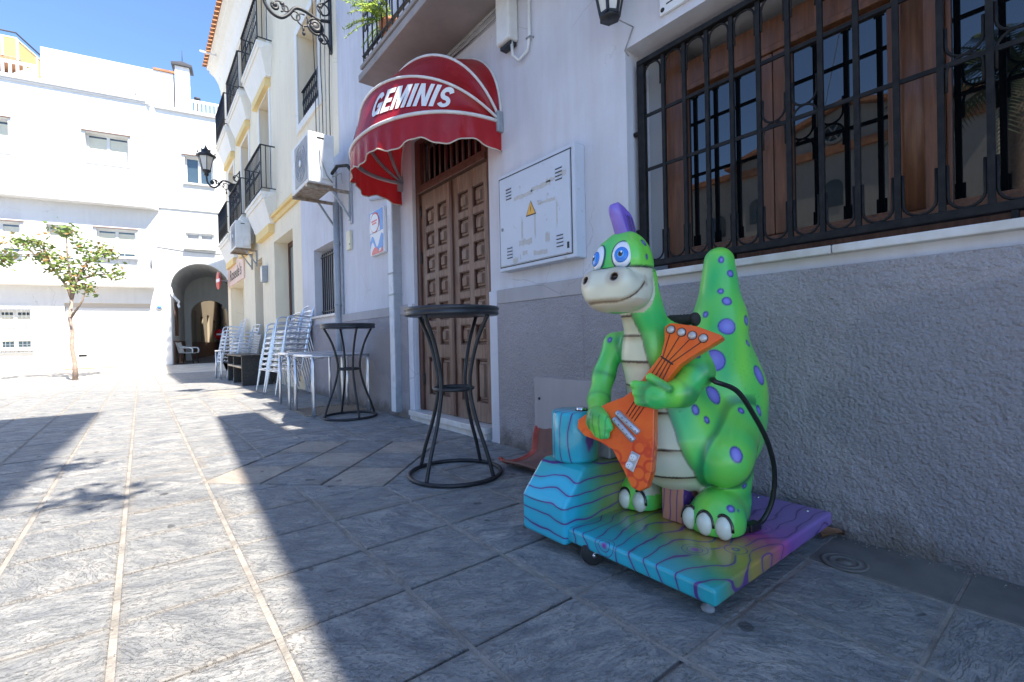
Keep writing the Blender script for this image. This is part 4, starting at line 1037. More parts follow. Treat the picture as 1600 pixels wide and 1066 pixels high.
# vault behind the arch
mb = MB(); dep = 4.2; so = lambda d: -.30*d        # passage slants
pf = [(ARC_S0, -.2), (ARC_S0, ARC_Z)]+[(cs-rad*math.cos(PI*k/14), ARC_Z+ARC_R*math.sin(PI*k/14)) for k in range(1, 14)]+[(ARC_S1, ARC_Z), (ARC_S1, -.2)]
for i in range(len(pf)-1):
    mb.add([fm(*pf[i], .3), fm(*pf[i+1], .3), fm(pf[i+1][0], pf[i+1][1], dep), fm(pf[i][0], pf[i][1], dep)], [(0, 1, 2, 3)])
mb.build('vault', M_far, wh)
mb = MB(); A2 = (ARC_S0+.25, ARC_S1-.25); rr2 = (A2[1]-A2[0])/2
wall_grid(mb, lambda a, b, d: fm(a, b, dep+d), ARC_S0-.3, ARC_S1+.3, -.2, ARC_Z+ARC_R+.3, [(A2[0], A2[1], -.3, 3.0)], .3)
for k in range(12):
    a0, a1 = PI*k/12, PI*(k+1)/12; c2_ = (A2[0]+A2[1])/2
    p0 = (c2_+rr2*math.cos(a0), 2.3+rr2*.9*math.sin(a0)); p1 = (c2_+rr2*math.cos(a1), 2.3+rr2*.9*math.sin(a1)); zt = 3.001
    mb.add([fm(p0[0], p0[1], dep), fm(p1[0], p1[1], dep), fm(p1[0], zt, dep), fm(p0[0], zt, dep), fm(p0[0], p0[1], dep+.3), fm(p1[0], p1[1], dep+.3)], [(0, 1, 2, 3), (0, 4, 5, 1)])
mb.build('inner_wall', M_far, wh)
M_brown = pm('brown_dado_paint', (.22, .13, .10), (.28, .17, .13), .7, 0, 3)
mb = MB(); fbox(mb, ARC_S0, ARC_S0+.02, .32, dep-.01, -.1, 1.05); mb.build('dado', M_brown, wh)
mb = MB(); fbox(mb, ARC_S0+.001, ARC_S0+.04, .9, 1.7, 1.25, 2.6); mb.build('window', M_doordark, wh)
# ground of the passage
mb = MB(); mb.add([fm(-.3, .115, -.05), fm(2.6, .115, -.05), fm(5, .30, 30), fm(-3, .30, 30)], [(0, 1, 2, 3)]); structure(mb.build('alley', M_gutter))
# upper storey stands forward of the lower wall
OV = .42
mb = MB()
uph = [(-2.36, -1.16, 7.42, 8.48), (-5.5, -4.30, 7.39, 8.52), (.50, 1.43, 7.18, 8.22), (-8.6, -7.3, 7.4, 8.5)]
wall_grid(mb, lambda a, b, d: fm(a, b, d-OV), -11, -.62, 6.0, 9.86, [h for h in uph if h[1] < -.7], .3)
wall_grid(mb, lambda a, b, d: fm(a, b, d-OV*.12), -.36, 3.2, 6.12, 9.86, [h for h in uph if h[0] > 0], .3)
mb.add([fm(-.62, 6.0, -OV), fm(-.36, 6.0, -OV*.12), fm(-.36, 9.86, -OV*.12), fm(-.62, 9.86, -OV)], [(0, 1, 2, 3)])
mb.add([fm(-11, 5.992, -OV), fm(-.62, 5.992, -OV), fm(-.36, 5.992, -OV*.12), fm(-.36, 5.992, .1), fm(-11, 5.992, .1), fm(-11, 6.004, -OV-.002), fm(-.62, 6.004, -OV-.002)], [(0, 1, 2, 3, 4), (0, 1, 6, 5)])
mb.build('upper_wall', M_white, wh)
mb = MB(); fbox(mb, -11, -.6, -OV-.10, .6, 9.861, 9.99); fbox(mb, -.599, 3.3, -OV*.12-.10, .6, 9.861, 9.99); fbox(mb, -11, -.5, -OV-.05, 0, 9.80, 9.86); mb.build('cornice', M_white, wh, bevel=.015)
mb = MB(); fbox(mb, -11, 3.2, .6, 9, -.2, 6.1) if False else None
mb = MB(); fbox(mb, 2.2, 3.2, .32, 9, -.2, 9.9); fbox(mb, -11, -.12, .6, 9, -.2, 9.9); fbox(mb, -.11, 2.19, 1.0, 4.5, 4.4, 9.9); mb.build('core', M_white, wh)
# penthouse, chimneys
mb = MB(); fbox(mb, -3.74, .13, .6, 6, 9.9, 11.62); fbox(mb, -3.74, .0, .57, .6, 10.55, 10.62); mb.build('penthouse', M_white, wh, bevel=.01)
mb = MB(); fbox(mb, .19, .66, .6, 1.1, 9.9, 12.02); ch = mb.build('chimney', M_white, wh)
M_slateroof = pm('dark_cowl', (.05, .05, .055), None, .6)
b = MB(); q = [fm(.08, 12.06, .5), fm(.77, 12.06, .5), fm(.77, 12.06, 1.2), fm(.08, 12.06, 1.2), fm(.42, 12.32, .85)]
q2 = [fm(.08, 11.98, .5), fm(.77, 11.98, .5), fm(.77, 11.98, 1.2), fm(.08, 11.98, 1.2)]
b.add(q+q2, [(0, 1, 4), (1, 2, 4), (2, 3, 4), (3, 0, 4), (0, 5, 6, 1), (1, 6, 7, 2), (2, 7, 8, 3), (3, 8, 5, 0), (5, 8, 7, 6)]); b.tube([fm(.42, 12.3, .85), fm(.42, 12.75, .85)], .012, 5); b.build('chimney_cowl', M_slateroof, ch)
b = MB(); b.tube([fm(.86, 9.9, 1.4), fm(.86, 11.1, 1.4)], .07, 10); b.lathe([(.12, 0), (.12, .08)], fm(.86, 11.1, 1.4), 10); b.build('flue', M_slateroof, wh)
b = MB(); fbox(b, -.5, .19, .55, .7, 11.63, 11.70); b.build('roof_edge', M_roof, wh)
def white_rail(s0, s1, z0, z1, d, n_):
    b = MB(); fbox(b, s0, s1, d-.04, d+.04, z1-.09, z1); fbox(b, s0, s1, d-.04, d+.04, z0, z0+.05); r_ = b.build('terrace_railing', M_white, wh)
    for k in range(n_):
        s = s0+(s1-s0)*(k+.5)/n_; b = MB(); fbox(b, s-.035, s+.035, d-.03, d+.03, z0+.05, z1-.09); b.build('baluster', M_white, r_)
white_rail(.67, 2.6, 10.0, 10.60, .3, 14); white_rail(-8.6, -3.78, 10.0, 10.78, .3, 26)
b = MB(); b.add([fm(-3.75, 10.0, .2), fm(-3.75, 10.7, .2), fm(-4.8, 10.0, .2), fm(-3.75, 10.0, .35), fm(-3.75, 10.7, .35), fm(-4.8, 10.0, .35)], [(0, 1, 2), (3, 5, 4), (0, 3, 4, 1), (1, 4, 5, 2), (2, 5, 3, 0)]); b.build('stair_wall', M_white, wh)
b = MB(); b.tube([fm(-1.02, 9.99, .3), fm(-1.02, 10.75, .3), fm(-.5, 10.55, .3)], .02, 6); b.build('handrail', M_greyduct, wh)
# windows
def fwin(s0, s1, z0, z1, d, pane, mull=True, sill=True, lintel=True, blind=0.8, grid=None, twopane=True):
    b = MB(); e = .06; fbox(b, s0, s0+e, d, d+.06, z0, z1); fbox(b, s1-e, s1, d, d+.06, z0, z1); fbox(b, s0+e, s1-e, d, d+.06, z1-e, z1); fbox(b, s0+e, s1-e, d, d+.06, z0, z0+e)
    if mull: fbox(b, (s0+s1)/2-.045, (s0+s1)/2+.045, d-.005, d+.055, z0+e, z1-e)
    w_ = b.build('window', M_whiteplastic, wh); b = MB(); fbox(b, s0+.05, s1-.05, d+.035, d+.042, z0+.05, z1-.05); b.build('pane', pane, w_)
    if blind:
        b = MB(); fbox(b, s0+.06, s1-.06, d+.020, d+.030, z0+(z1-z0)*(1-blind), z1-.02-(z1-z0)*.1); b.build('blind', M_blind, w_)
    if sill: b = MB(); fbox(b, s0-.06, s1+.06, d-.24, d-.0, z0-.06, z0-.001); b.build('sill', M_white, w_)
    return w_
fwin(-2.36, -1.16, 7.42, 8.48, -.2, M_glass2, blind=1.0); fwin(-5.5, -4.30, 7.39, 8.52, -.2, M_glass2, blind=1.0)
fwin(.50, 1.43, 7.18, 8.22, .1, M_glass2, blind=0); fwin(-2.21, -1.08, 4.16, 5.16, .12, M_glass2, blind=.85); fwin(-5.2, -4.21, 4.14, 5.16, .12, M_glass2, blind=.85)
fwin(-3.55, -2.85, 3.95, 5.19, .18, M_glass2, False, False, blind=.9); fwin(.46, 1.40, 4.65, 5.26, .08, M_curtain, blind=0); fwin(-8.4, -7.0, 1, 2.4, .12, M_glass2); fwin(-8, -6.6, 4.1, 5.2, .12, M_glass2); fwin(-8.6, -7.3, 7.4, 8.5, -.2, M_glass2)
for (s0, s1, z, d) in ((-2.45, -1.08, 8.50, -OV), (-5.6, -4.22, 8.54, -OV), (.40, 1.5, 8.26, -.05), (-5.3, -4.1, 5.20, 0), (-2.3, -1.0, 5.20, 0)):
    b = MB(); fbox(b, s0, s1, d-.06, d-.001, z, z+.018); b.build('drip_lintel', M_brown, wh)
gw = fwin(-4.83, -4.01, .86, 2.17, .14, M_glass2, blind=.8)
b = MB(); 
for bx in ((-4.95, -3.92, .72, .745), (-4.95, -3.92, 2.28, 2.305)): fbox(b, bx[0], bx[1], -.07, -.05, bx[2], bx[3])
for s in (-4.95, -3.945): fbox(b, s, s+.025, -.07, -.05, .745, 2.28)
for z in (1.0, 1.95): fbox(b, -4.95, -3.92, -.065, -.055, z, z+.012)
gg = b.build('window_grille', M_galv, wh)
for k in range(9): b = MB(); s = -4.83+k*.105; fbox(b, s-.006, s+.006, -.068, -.054, .745, 2.28); b.build('grille_bar', M_galv, gg)
b = MB(); fbox(b, -3.12, -.70, .10, .14, .0, 2.30); gd = b.build('garage_door', M_white, wh)
for k in range(5): b = MB(); fbox(b, -3.10, -.72, .088, .099, .18+k*.42, .585+k*.42); b.build('door_panel', M_white, gd, bevel=.01)
b = MB(); fbox(b, -3.13, -.69, .08, .28, 2.305, 2.448); b.build('recess_shade_band', pm('brownish_recess_shade', (.52, .48, .43), None, .8), wh)  # brown strip painted in for the recess shadow over the garage door
b = MB(); fbox(b, -2.80, -2.58, .080, .087, .53, .60); b.build('vent', M_ink, gd)
b = MB(); fbox(b, -3.16, -.66, -.03, .1, .0, .12); b.build('threshold', pm('terracotta_threshold', (.45, .22, .16), None, .8), wh)
# first floor balcony with solid parapet and thin rail
b = MB(); fbox(b, -11, -.55, -OV-.0, -.001, 3.03, 3.16); fbox(b, -11, -.55, -OV, -OV+.10, 3.16, 3.72); fbox(b, -.65, -.55, -OV+.10, -.001, 3.16, 3.72); b.build('balcony', M_white, wh, bevel=.03)
b = MB()
for z in (4.05, 4.35): b.tube([fm(-11, z, -OV+.05), fm(-.6, z, -OV+.05), fm(-.6, z, 0)], .012, 5)
for k in range(14): b.tube([fm(-.6-k*.75, 3.72, -OV+.05), fm(-.6-k*.75, 4.35, -OV+.05)], .01, 5)
for k in range(4): b.tube([fm(-.6, 3.72, -.05-k*.08), fm(-.6, 4.35, -.05-k*.08)], .008, 5)
b.build('balcony_rail', M_galv, wh)
b = MB(); b.tube([fm(-.45, 4.62, -.01), fm(.6, 4.50, -.02), fm(1.9, 4.46, -.01)], .012, 5); b.build('facade_cable', M_cable, wh)
b = MB(); c = fm(-.42, 2.33, -.02); b.lathe([(.10, 0), (.10, .02)], c, 18, -FN); dk = b.build('round_plate', M_whitep, wh)
b = MB(); c = fm(-.42, 2.33, -.042); b.lathe([(.07, 0), (.07, .003)], c, 18, -FN); b.build('blue_disc', M_blue, dk)
# curled white banner at the arch edge
bn = thing('curled_banner', 'curled strip of white banner hanging at the left edge of the archway', 'banner', tuple(fm(0, 2.1, -.05)))
b = MB(); pts = [(-.09, 3.05), (-.06, 2.88), (-.01, 2.74), (.08, 2.62), (.17, 2.52), (.13, 2.42), (.17, 2.30)]
vv = []; ff = []
for i, (s, z) in enumerate(pts):
    vv += [fm(s, z, -.06-.03*math.sin(i)), fm(s+.07, z+.04, -.03+.02*math.cos(i*1.4))]
for i in range(len(pts)-1): ff.append((2*i, 2*i+1, 2*i+3, 2*i+2))
b.smooth = True; b.add(vv, ff); b.build('strip', M_whiteplastic, bn)

# ---- alley houses beyond the arch
ah = thing('alley_house', 'narrow ochre house lining the left of the alley seen through the archway', 'house', tuple(fm(-.1, 0, 6)))
mb = MB(); wall_grid(mb, lambda a, b, d: fm(.10+a*.050-d, b, 4.6+a), 0, 16, -.1, 6.5, [(1.2, 2.1, .9, 2.6), (3.4, 4.4, 0, 2.4), (6.0, 7.0, 1.0, 2.6), (9, 10, 0, 2.4), (1.5, 2.5, 4, 5.6), (5, 6, 4, 5.6)], .25); mb.build('wall', wall_paint('ochre_paint', (.42, .36, .27), (.34, .29, .22), .4), ah)
for h in [(1.2, 2.1, .9, 2.6), (3.4, 4.4, 0, 2.4), (6.0, 7.0, 1.0, 2.6), (9, 10, 0, 2.4), (1.5, 2.5, 4, 5.6), (5, 6, 4, 5.6)]:
    b = MB(); q = [fm(.10+a*.05-.15, z, 4.6+a) for a, z in ((h[0], h[2]), (h[1], h[2]), (h[1], h[3]), (h[0], h[3]))]; b.add(q, [(0, 1, 2, 3)]); b.build('window', M_doordark, ah)
mb = MB()
q = lambda a, z: fm(.122+a*.05, z, 4.6+a)
mb.add([q(0, -.1), q(16, -.1), q(16, 1.0), q(0, 1.0)], [(0, 1, 2, 3)]); mb.build('dado', M_brown, ah)
ah2 = thing('alley_white_house', 'bluish white house with small windows on the right of the alley beyond the archway', 'house', tuple(fm(1.9, 0, 12)))
mb = MB(); wall_grid(mb, lambda a, b, d: fm(2.2-a*.115+d*.3, b, 5+a), 0, 13, -.1, 7.5, [(3, 3.9, 3.6, 4.8), (7.5, 8.3, 3.6, 4.8), (4, 4.8, 0, 2.3), (8, 9, .9, 2.2)], .25); mb.build('wall', M_white, ah2)
for h in [(3, 3.9, 3.6, 4.8), (7.5, 8.3, 3.6, 4.8), (4, 4.8, 0, 2.3), (8, 9, .9, 2.2)]:
    b = MB(); b.add([fm(2.2-a*.115+.06, z, 5+a) for a, z in ((h[0], h[2]), (h[1], h[2]), (h[1], h[3]), (h[0], h[3]))], [(0, 1, 2, 3)]); b.build('window', M_doordark, ah2)
b = MB(); fbox(b, 1.2, 1.75, 9.2, 10.4, 2.95, 3.05); b.build('balcony', M_white, ah2)
eb = thing('alley_end_house', 'pale house closing the far end of the alley', 'house', tuple(fm(.5, 0, 22)))
mb = MB(); fbox(mb, -3, 4, 22, 26, -.1, 8); mb.build('wall', M_white, eb)
b = MB(); fbox(b, .3, .9, 21.9, 21.99, 3.5, 4.8); b.build('window', M_doordark, eb)
b = MB(); fbox(b, .9, 1.6, 21.9, 21.99, .1, 2.3); b.build('door', M_doordark, eb)
ns = thing('no_entry_sign', 'small red round sign at the right side of the alley mouth behind the stacked chairs', 'road sign', tuple(fm(1.15, 0, 4.7)))
b = MB(); c = fm(1.32, 1.35, 4.7); b.lathe([(.26, 0), (.26, .02)], c, 24, -FN); b.build('red_disc', M_red, ns)
b = MB(); b.obox(fm(1.32, 1.35, 4.676), FD, FN, (0, 0, 1), .17, .002, .04); b.build('white_bar', M_whitep, ns)
b = MB(); b.tube([fm(1.32, .1, 4.73), fm(1.32, 1.5, 4.73)], .025, 8); b.build('post', M_galv, ns)

# ---- yellow glazed roof terrace on a house further back
ry = thing('glazed_terrace_house', 'house further back with a yellow glazed roof terrace rising above the white house', 'house', tuple(fm(-8, 0, 8)))
mb = MB(); fbox(mb, -12, -6.6, 8.6, 14, 0, 13.6); mb.build('wall', wall_paint('pinkish_wall', (.46, .38, .36), (.4, .33, .3), .3), ry)
M_yglass = pm('amber_glazing', (.72, .50, .14), (.62, .46, .18), .25, 0, 1.5)
b = MB(); b.add([fm(-12, 14.35, 8), fm(-6.55, 14.35, 8), fm(-5.72, 13.98, 12), fm(-5.72, 13.98, 13), fm(-12, 14.35, 13)]+[fm(-12, 14.15, 8), fm(-6.55, 14.15, 8), fm(-5.72, 13.85, 12), fm(-5.72, 13.85, 13), fm(-12, 14.15, 13)], [(0, 1, 2, 3, 4), (9, 8, 7, 6, 5), (0, 5, 6, 1), (1, 6, 7, 2), (2, 7, 8, 3), (3, 8, 9, 4), (4, 9, 5, 0)]); b.build('terrace_slab', M_tan, ry)
def glz(p, q_, z0, z1):
    b = MB(); b.add([fm(p[0], z0, p[1]), fm(q_[0], z0, q_[1]), fm(q_[0], z1, q_[1]), fm(p[0], z1, p[1])], [(0, 1, 2, 3)]); b.build('glass_panel', M_yglass, ry)
    b = MB(); b.beam(fm(p[0], z0, p[1]), fm(p[0], z1+.0, p[1]), .07, .07, FN); b.beam(fm(p[0], z1, p[1]), fm(q_[0], z1, q_[1]), .05, .05); b.build('glazing_bar', M_creamw, ry)
for s0, s1 in ((-9, -8.3), (-8.3, -7.65), (-7.65, -7.05), (-7.05, -6.55)): glz((s0, 8.0), (s1, 8.0), 14.36, 15.25)
for k in range(3):
    f0, f1 = k/3, (k+1)/3; glz((-6.55+.83*f0, 8+4*f0), (-6.55+.83*f1, 8+4*f1), 14.36-.37*f1, 15.2)
b = MB(); b.tube([fm(-9, 15.5, 8), fm(-6.6, 15.5, 8), fm(-5.7, 15.35, 12)], .04, 5); b.build('handrail', M_slateroof, ry)

# ================================================================== CHURCH ACROSS THE SQUARE (seen in the window reflections)
chh = thing('church', 'gabled pale church across the square, seen only as a reflection in the big window', 'church', (-13, 5.3, 0))
XC = -13.0; GA = [(1.8, -.1), (8.8, -.1), (8.8, 7.25), (5.3, 8.2), (1.8, 7.25)]
mb = MB(); mb.prism(GA, lambda a, b: (XC, a, b), lambda a, b: (XC-10, a, b)); mb.box(XC-9, XC-.6, 8.8, 17, -.1, 7.0); mb.box(XC-9, XC-.6, -8, 1.8, -.1, 6.6); mb.build('wall', M_church, chh)
mb = MB()
for sg in (1, -1): mb.add([(XC+.25, 5.3, 8.22), (XC-10, 5.3, 8.22), (XC-10, 5.3+sg*3.9, 7.16), (XC+.25, 5.3+sg*3.9, 7.16), (XC+.25, 5.3, 8.36), (XC-10, 5.3, 8.36), (XC-10, 5.3+sg*3.9, 7.30), (XC+.25, 5.3+sg*3.9, 7.30)], [(0, 1, 2, 3), (4, 5, 6, 7), (0, 3, 7, 4), (1, 2, 6, 5), (3, 2, 6, 7)])
mb.box(XC-9, XC-.35, 8.8, 17.2, 7.0, 7.2); mb.box(XC-9, XC-.3, -8, 1.8, 6.6, 6.8); mb.build('roof', M_roof, chh)
mb = MB(); mb.box(XC, XC+.14, 1.8, 8.8, 6.72, 6.98); mb.build('cornice', M_roof, chh)
mb = MB(); mb.lathe([(.38, 0), (.38, .08), (.27, .08), (.27, .02)], (XC, 5.6, 7.42), 28, (1, 0, 0)); rw = mb.build('rose_window', M_church, chh)
mb = MB(); mb.lathe([(.27, .0), (.27, .03)], (XC, 5.6, 7.42), 28, (1, 0, 0)); mb.build('pane', M_glass2, rw)
mb = MB()
for k in range(6): mb.tube([(XC+.05, 5.6, 7.42), (XC+.05, 5.6+.27*math.cos(k*PI/3), 7.42+.27*math.sin(k*PI/3))], .025, 5)
mb.build('tracery', M_church, rw)
for yy, zz in ((5.62, 5.0), (9.9, 4.8), (8.1, 4.95), (3.2, 5.0)):
    if yy > 8.8: x_ = XC-.6
    else: x_ = XC
    pl = [(yy-.27, zz), (yy+.27, zz)]+[(yy+.27*math.cos(PI*k/10), zz+.62+.27*math.sin(PI*k/10)) for k in range(11)]
    mb = MB(); mb.prism(pl, lambda a, b: (x_+.0, a, b), lambda a, b: (x_+.03, a, b)); mb.build('arched_window', M_glass2, chh)
mb = MB(); mb.prism([(4.5, 0), (6.1, 0), (6.1, 2.6)]+[(5.3+.8*math.cos(PI*k/10), 2.6+.8*math.sin(PI*k/10)) for k in range(1, 10)]+[(4.5, 2.6)], lambda a, b: (XC, a, b), lambda a, b: (XC+.04, a, b)); mb.build('door', M_doordark, chh)
# palm in the square (reflected at the right of the window)
M_palm = pm('palm_frond', (.035, .07, .02), (.06, .10, .03), .6, 0, 12)
M_bark = pm('bark', (.20, .14, .10), (.32, .24, .18), .9, 0, 18, .6, 60, .01)
pt = thing('palm_tree', 'tall palm in the square, seen only as a dark reflection in the big window', 'palm', (-7.5, 1.0, 0))
mb = MB(); mb.tube([(-7.5+.1*math.sin(k), 1.0, k*.9) for k in range(7)], [.2, .17, .16, .16, .15, .15, .13], 10); mb.build('trunk', M_bark, pt)
mb = MB(); rg = random.Random(5)
for k in range(26):
    a = 2*PI*k/26*2.4+rg.uniform(-.2, .2); el = rg.uniform(-.2, 1.2); L_ = rg.uniform(1.7, 2.3); c0 = Vector((-7.5, 1.0, 5.5)); d = Vector((math.cos(a)*math.cos(el), math.sin(a)*math.cos(el), math.sin(el)))
    pts = [c0+d*L_*u+Vector((0, 0, -1.3*u*u)) for u in [i/14 for i in range(15)]]; mb.tube(pts, .015, 4)
    for i in range(1, 14):
        tdir = (pts[i+1]-pts[i]).normalized() if i < 14 else d; sd = tdir.cross(Vector((0, 0, 1))).normalized()
        for sg in (1, -1):
            for q in (0, .5):
                p = pts[i].lerp(pts[i+1], q); e = p+(sd*sg*.8+tdir*.5+Vector((0, 0, -.35)))*.42*(1-.4*i/14); mb.add([p+tdir*.02, p-tdir*.02, e], [(0, 1, 2)])
mb.build('crown', M_palm, pt)
# invented tree and canvas canopy, out of view, added to cast the shade at left
cn = thing('added_shade_canopy', 'invented canvas canopy out of view, added to shade the paving at left', 'canopy', (-2.0, -1.0, 11.5))
mb = MB(); mb.prism([(-4.2, -3.3), (.66, -3.3), (.72, -1.7), (.84, 1.45), (-4.2, 1.65)], lambda a, b: (a, b, 11.5), lambda a, b: (a, b, 11.53)); mb.build('canvas', M_whiteplastic, cn)
mb = MB()
for p, q_ in (((.84, 1.45, 11.51), (6, 6.9, 10)), ((.66, -3.3, 11.51), (8, -4, 6.7)), ((-4.2, 1.65, 11.51), (-14, 6.4, 7.6)), ((-4.2, -3.3, 11.51), (-13.8, -2.4, 6.8))): mb.tube([p, q_], .012, 5)
mb.build('stay_rope', M_cable, cn)
st = thing('added_shade_tree', 'invented leafy tree out of view, added to cast the leaf shadows on the paving', 'tree', (-3.6, -1.5, 0))
M_leaf2 = pm('dark_leaf', (.04, .09, .02), (.07, .13, .03), .5, 0, 20)
mb = MB(); mb.tube([(-3.6, -1.5, 0), (-3.5, -1.4, 1.5), (-3.3, -1.2, 3.0), (-2.6, -.6, 4.4)], [.16, .13, .11, .08], 10); mb.tube([(-3.3, -1.2, 3.0), (-1.8, .2, 4.6), (-.3, .8, 5.1), (.4, .5, 5.2)], [.09, .06, .03, .012], 8); mb.tube([(-1.8, .2, 4.6), (-.7, 1.3, 5.1), (.1, 1.6, 5.3)], [.05, .03, .012], 6); mb.build('trunk', M_bark, st)
mb = MB(); rg = random.Random(2)
def leaf_cluster(mb, c, r, n_, L0=.09, rg=rg):
    for k in range(n_):
        p = Vector(c)+Vector((rg.gauss(0, 1), rg.gauss(0, 1), rg.gauss(0, .7)))*r*.55
        d = Vector((rg.uniform(-1, 1), rg.uniform(-1, 1), rg.uniform(-.8, .5))).normalized(); w_ = d.orthogonal().normalized(); w_ = (Matrix.Rotation(rg.uniform(0, PI), 3, d)@w_)
        L_ = L0*rg.uniform(.7, 1.3); nrm = d.cross(w_)
        mb.add([p, p+d*L_*.5+w_*L_*.24+nrm*.01, p+d*L_, p+d*L_*.5-w_*L_*.24+nrm*.01], [(0, 1, 2), (0, 2, 3)])
for c, r, n_ in (((.15, 1.55, 5.3), .28, 50), ((-.2, 1.35, 5.2), .3, 36), ((.43, .45, 5.2), .20, 30), ((.27, .6, 5.15), .2, 30), ((-1.1, 1.3, 5.1), .5, 120), ((-2.4, -.2, 5), .9, 260), ((-3.2, -1.4, 5), 1.1, 300)): leaf_cluster(mb, c, r, n_, .15)
mb.build('crown', M_leaf2, st)

# ================================================================== YOUNG TREE BY THE WHITE HOUSE
yt = thing('young_tree', 'slender young tree with sparse green and orange leaves in front of the white garage', 'tree', (-1.5, 18.4, -.07))
TB = Vector((-1.5, 18.4, -.07))
mb = MB(); mb.tube([TB, (-1.50, 18.4, .4), (-1.56, 18.4, .9), (-1.53, 18.41, 1.3), (-1.58, 18.4, 1.66), (-1.53, 18.4, 2.25)], [.070, .054, .050, .047, .043, .036], 10); mb.build('trunk', pm('pinkish_bark', (.36, .26, .20), (.52, .40, .32), .9, 0, 14, .7, 40, .02), yt)
cl = [(-2.8, 3.38), (-2.61, 3.78), (-2.365, 3.77), (-2.15, 3.76), (-1.95, 3.49), (-1.72, 4.24), (-1.52, 4.19), (-1.83, 3.14), (-1.61, 2.9), (-1.28, 3.79), (-1.12, 3.44), (-.99, 3.09), (-.835, 3.7), (-.664, 3.6), (-.515, 3.05), (-1.44, 2.62), (-1.21, 2.59), (-2.18, 3.43), (-1.67, 3.3), (-1.34, 3.14), (-2.82, 3.29)]
mb = MB(); rg = random.Random(21)
limbs = [[(-1.53, 2.25), (-1.62, 2.6), (-1.95, 3.2), (-2.4, 3.6), (-2.8, 3.4)], [(-1.53, 2.25), (-1.55, 2.9), (-1.6, 3.5), (-1.6, 4.2)], [(-1.53, 2.25), (-1.4, 2.8), (-1.2, 3.3), (-.9, 3.6), (-.66, 3.6)], [(-1.57, 1.7), (-1.3, 2.2), (-1.2, 2.6)], [(-1.4, 2.8), (-1.0, 3.0), (-.55, 3.05)], [(-1.95, 3.2), (-2.1, 3.75), (-2.4, 3.8)]]
for L_ in limbs:
    pts = [Vector((x, 18.4+rg.uniform(-.12, .12)*(i > 0), z)) for i, (x, z) in enumerate(L_)]; mb.tube(pts, [.04*(1-.8*i/(len(pts)-1)) for i in range(len(pts))], 6)
mb.build('branches', M_bark, yt)
M_lf = pm('fresh_leaf', (.11, .19, .035), (.26, .32, .08), .5, 0, 3); M_lf2 = pm('orange_leaf', (.34, .17, .05), (.30, .22, .07), .5, 0, 3)
mbs = [MB(), MB()]
for (x, z) in cl:
    for k in range(58):
        leaf_cluster(mbs[1 if rg.random() < .16 else 0], (x+rg.gauss(0, .11), 18.4+rg.gauss(0, .25), z+rg.gauss(0, .09)), .06, 1, .15, rg)
mbs[0].build('crown', M_lf, yt); mbs[1].build('orange_leaves', M_lf2, yt)

# ================================================================== BAR TABLES
def catmull(P, n=6):
    P = [Vector(p) for p in P]; out = []
    for i in range(len(P)-1):
        p0, p1, p2, p3 = P[max(i-1, 0)], P[i], P[i+1], P[min(i+2, len(P)-1)]
        for k in range(n):
            u = k/n; out.append(.5*((2*p1)+(p2-p0)*u+(2*p0-5*p1+4*p2-p3)*u*u+(3*p1-p0-3*p2+p3)*u**3))
    out.append(P[-1]); return out
M_tabletop = pm('black_table_top', (.022, .024, .03), (.04, .042, .05), .35, 0, 10)
bt = thing('bar_table', 'tall round black bar table standing in front of the carved door', 'bar table', (0, 0, 0), 'round black bar tables')
b = MB(); b.lathe([(.0, 1.018), (.292, 1.018), (.300, 1.024), (.300, 1.037), (.294, 1.043), (.294, 1.047), (.302, 1.053), (.302, 1.066), (.294, 1.073), (.0, 1.073)], n=48, cap=False); b.build('table_top', M_tabletop, bt)
for k in range(4):
    a = PI/4+k*PI/2+.30; c, s = math.cos(a), math.sin(a)
    b = MB(); b.tube(catmull([(r*c, r*s, z) for r, z in ((.288, .02), (.245, .16), (.170, .36), (.128, .54), (.137, .68), (.19, .86), (.272, 1.02))], 6), .0125, 8); b.build('leg', M_iron, bt)
b = MB(); b.tube([(.292*math.cos(2*PI*k/56), .292*math.sin(2*PI*k/56), .014) for k in range(56)], .0135, 8, closed=True); b.build('foot_ring', M_iron, bt)
b = MB(); b.tube([(.122*math.cos(2*PI*k/28), .122*math.sin(2*PI*k/28), .555) for k in range(28)], .013, 8, closed=True); b.build('waist_ring', M_iron, bt)
bt2 = copy_tree(bt); bt2['label'] = 'round black bar table further back beside the aluminium tables and the downpipe'
bt.location = (1.575, 2.615, 0); bt.rotation_euler = (0, 0, -.70); bt2.location = (1.875, 5.42, 0); bt2.rotation_euler = (0, 0, .485)

# ================================================================== ALUMINIUM TABLES AND CHAIRS
ct = thing('cafe_table', 'square aluminium cafe table, the nearer of the two behind the black bar table', 'cafe table', (0, 0, 0), 'square aluminium cafe tables')
b = MB(); b.box(-.35, .35, -.35, .35, .705, .72); b.build('table_top', M_alu, ct, bevel=.007, seg=3)
b = MB(); b.tube([(-.345, -.345, .70), (.345, -.345, .70), (.345, .345, .70), (-.345, .345, .70)], .013, 6, closed=True); b.build('rim', M_alu, ct)
for sx in (1, -1):
    for sy in (1, -1):
        b = MB()
        for q in (0, 1):
            ox, oy_ = (0, -.032*sy) if q else (-.0, 0)
            pts = catmull([(sx*.335+ox, sy*.335+oy_, 0), (sx*.335+ox, sy*.335+oy_, .62), (sx*(.335-.02*q)+ox, sy*(.335-.05*(1-q))+oy_, .675), (sx*(.335-.12), sy*(.335-.03*q)+0, .69)], 4) if q == 0 else [(sx*.335, sy*.303, 0), (sx*.335, sy*.303, .69)]
            b.tube(pts, .015, 8)
        b.build('leg', M_alu, ct)
ct.location = (1.88, 6.08, 0); ct.rotation_euler = (0, 0, .06)
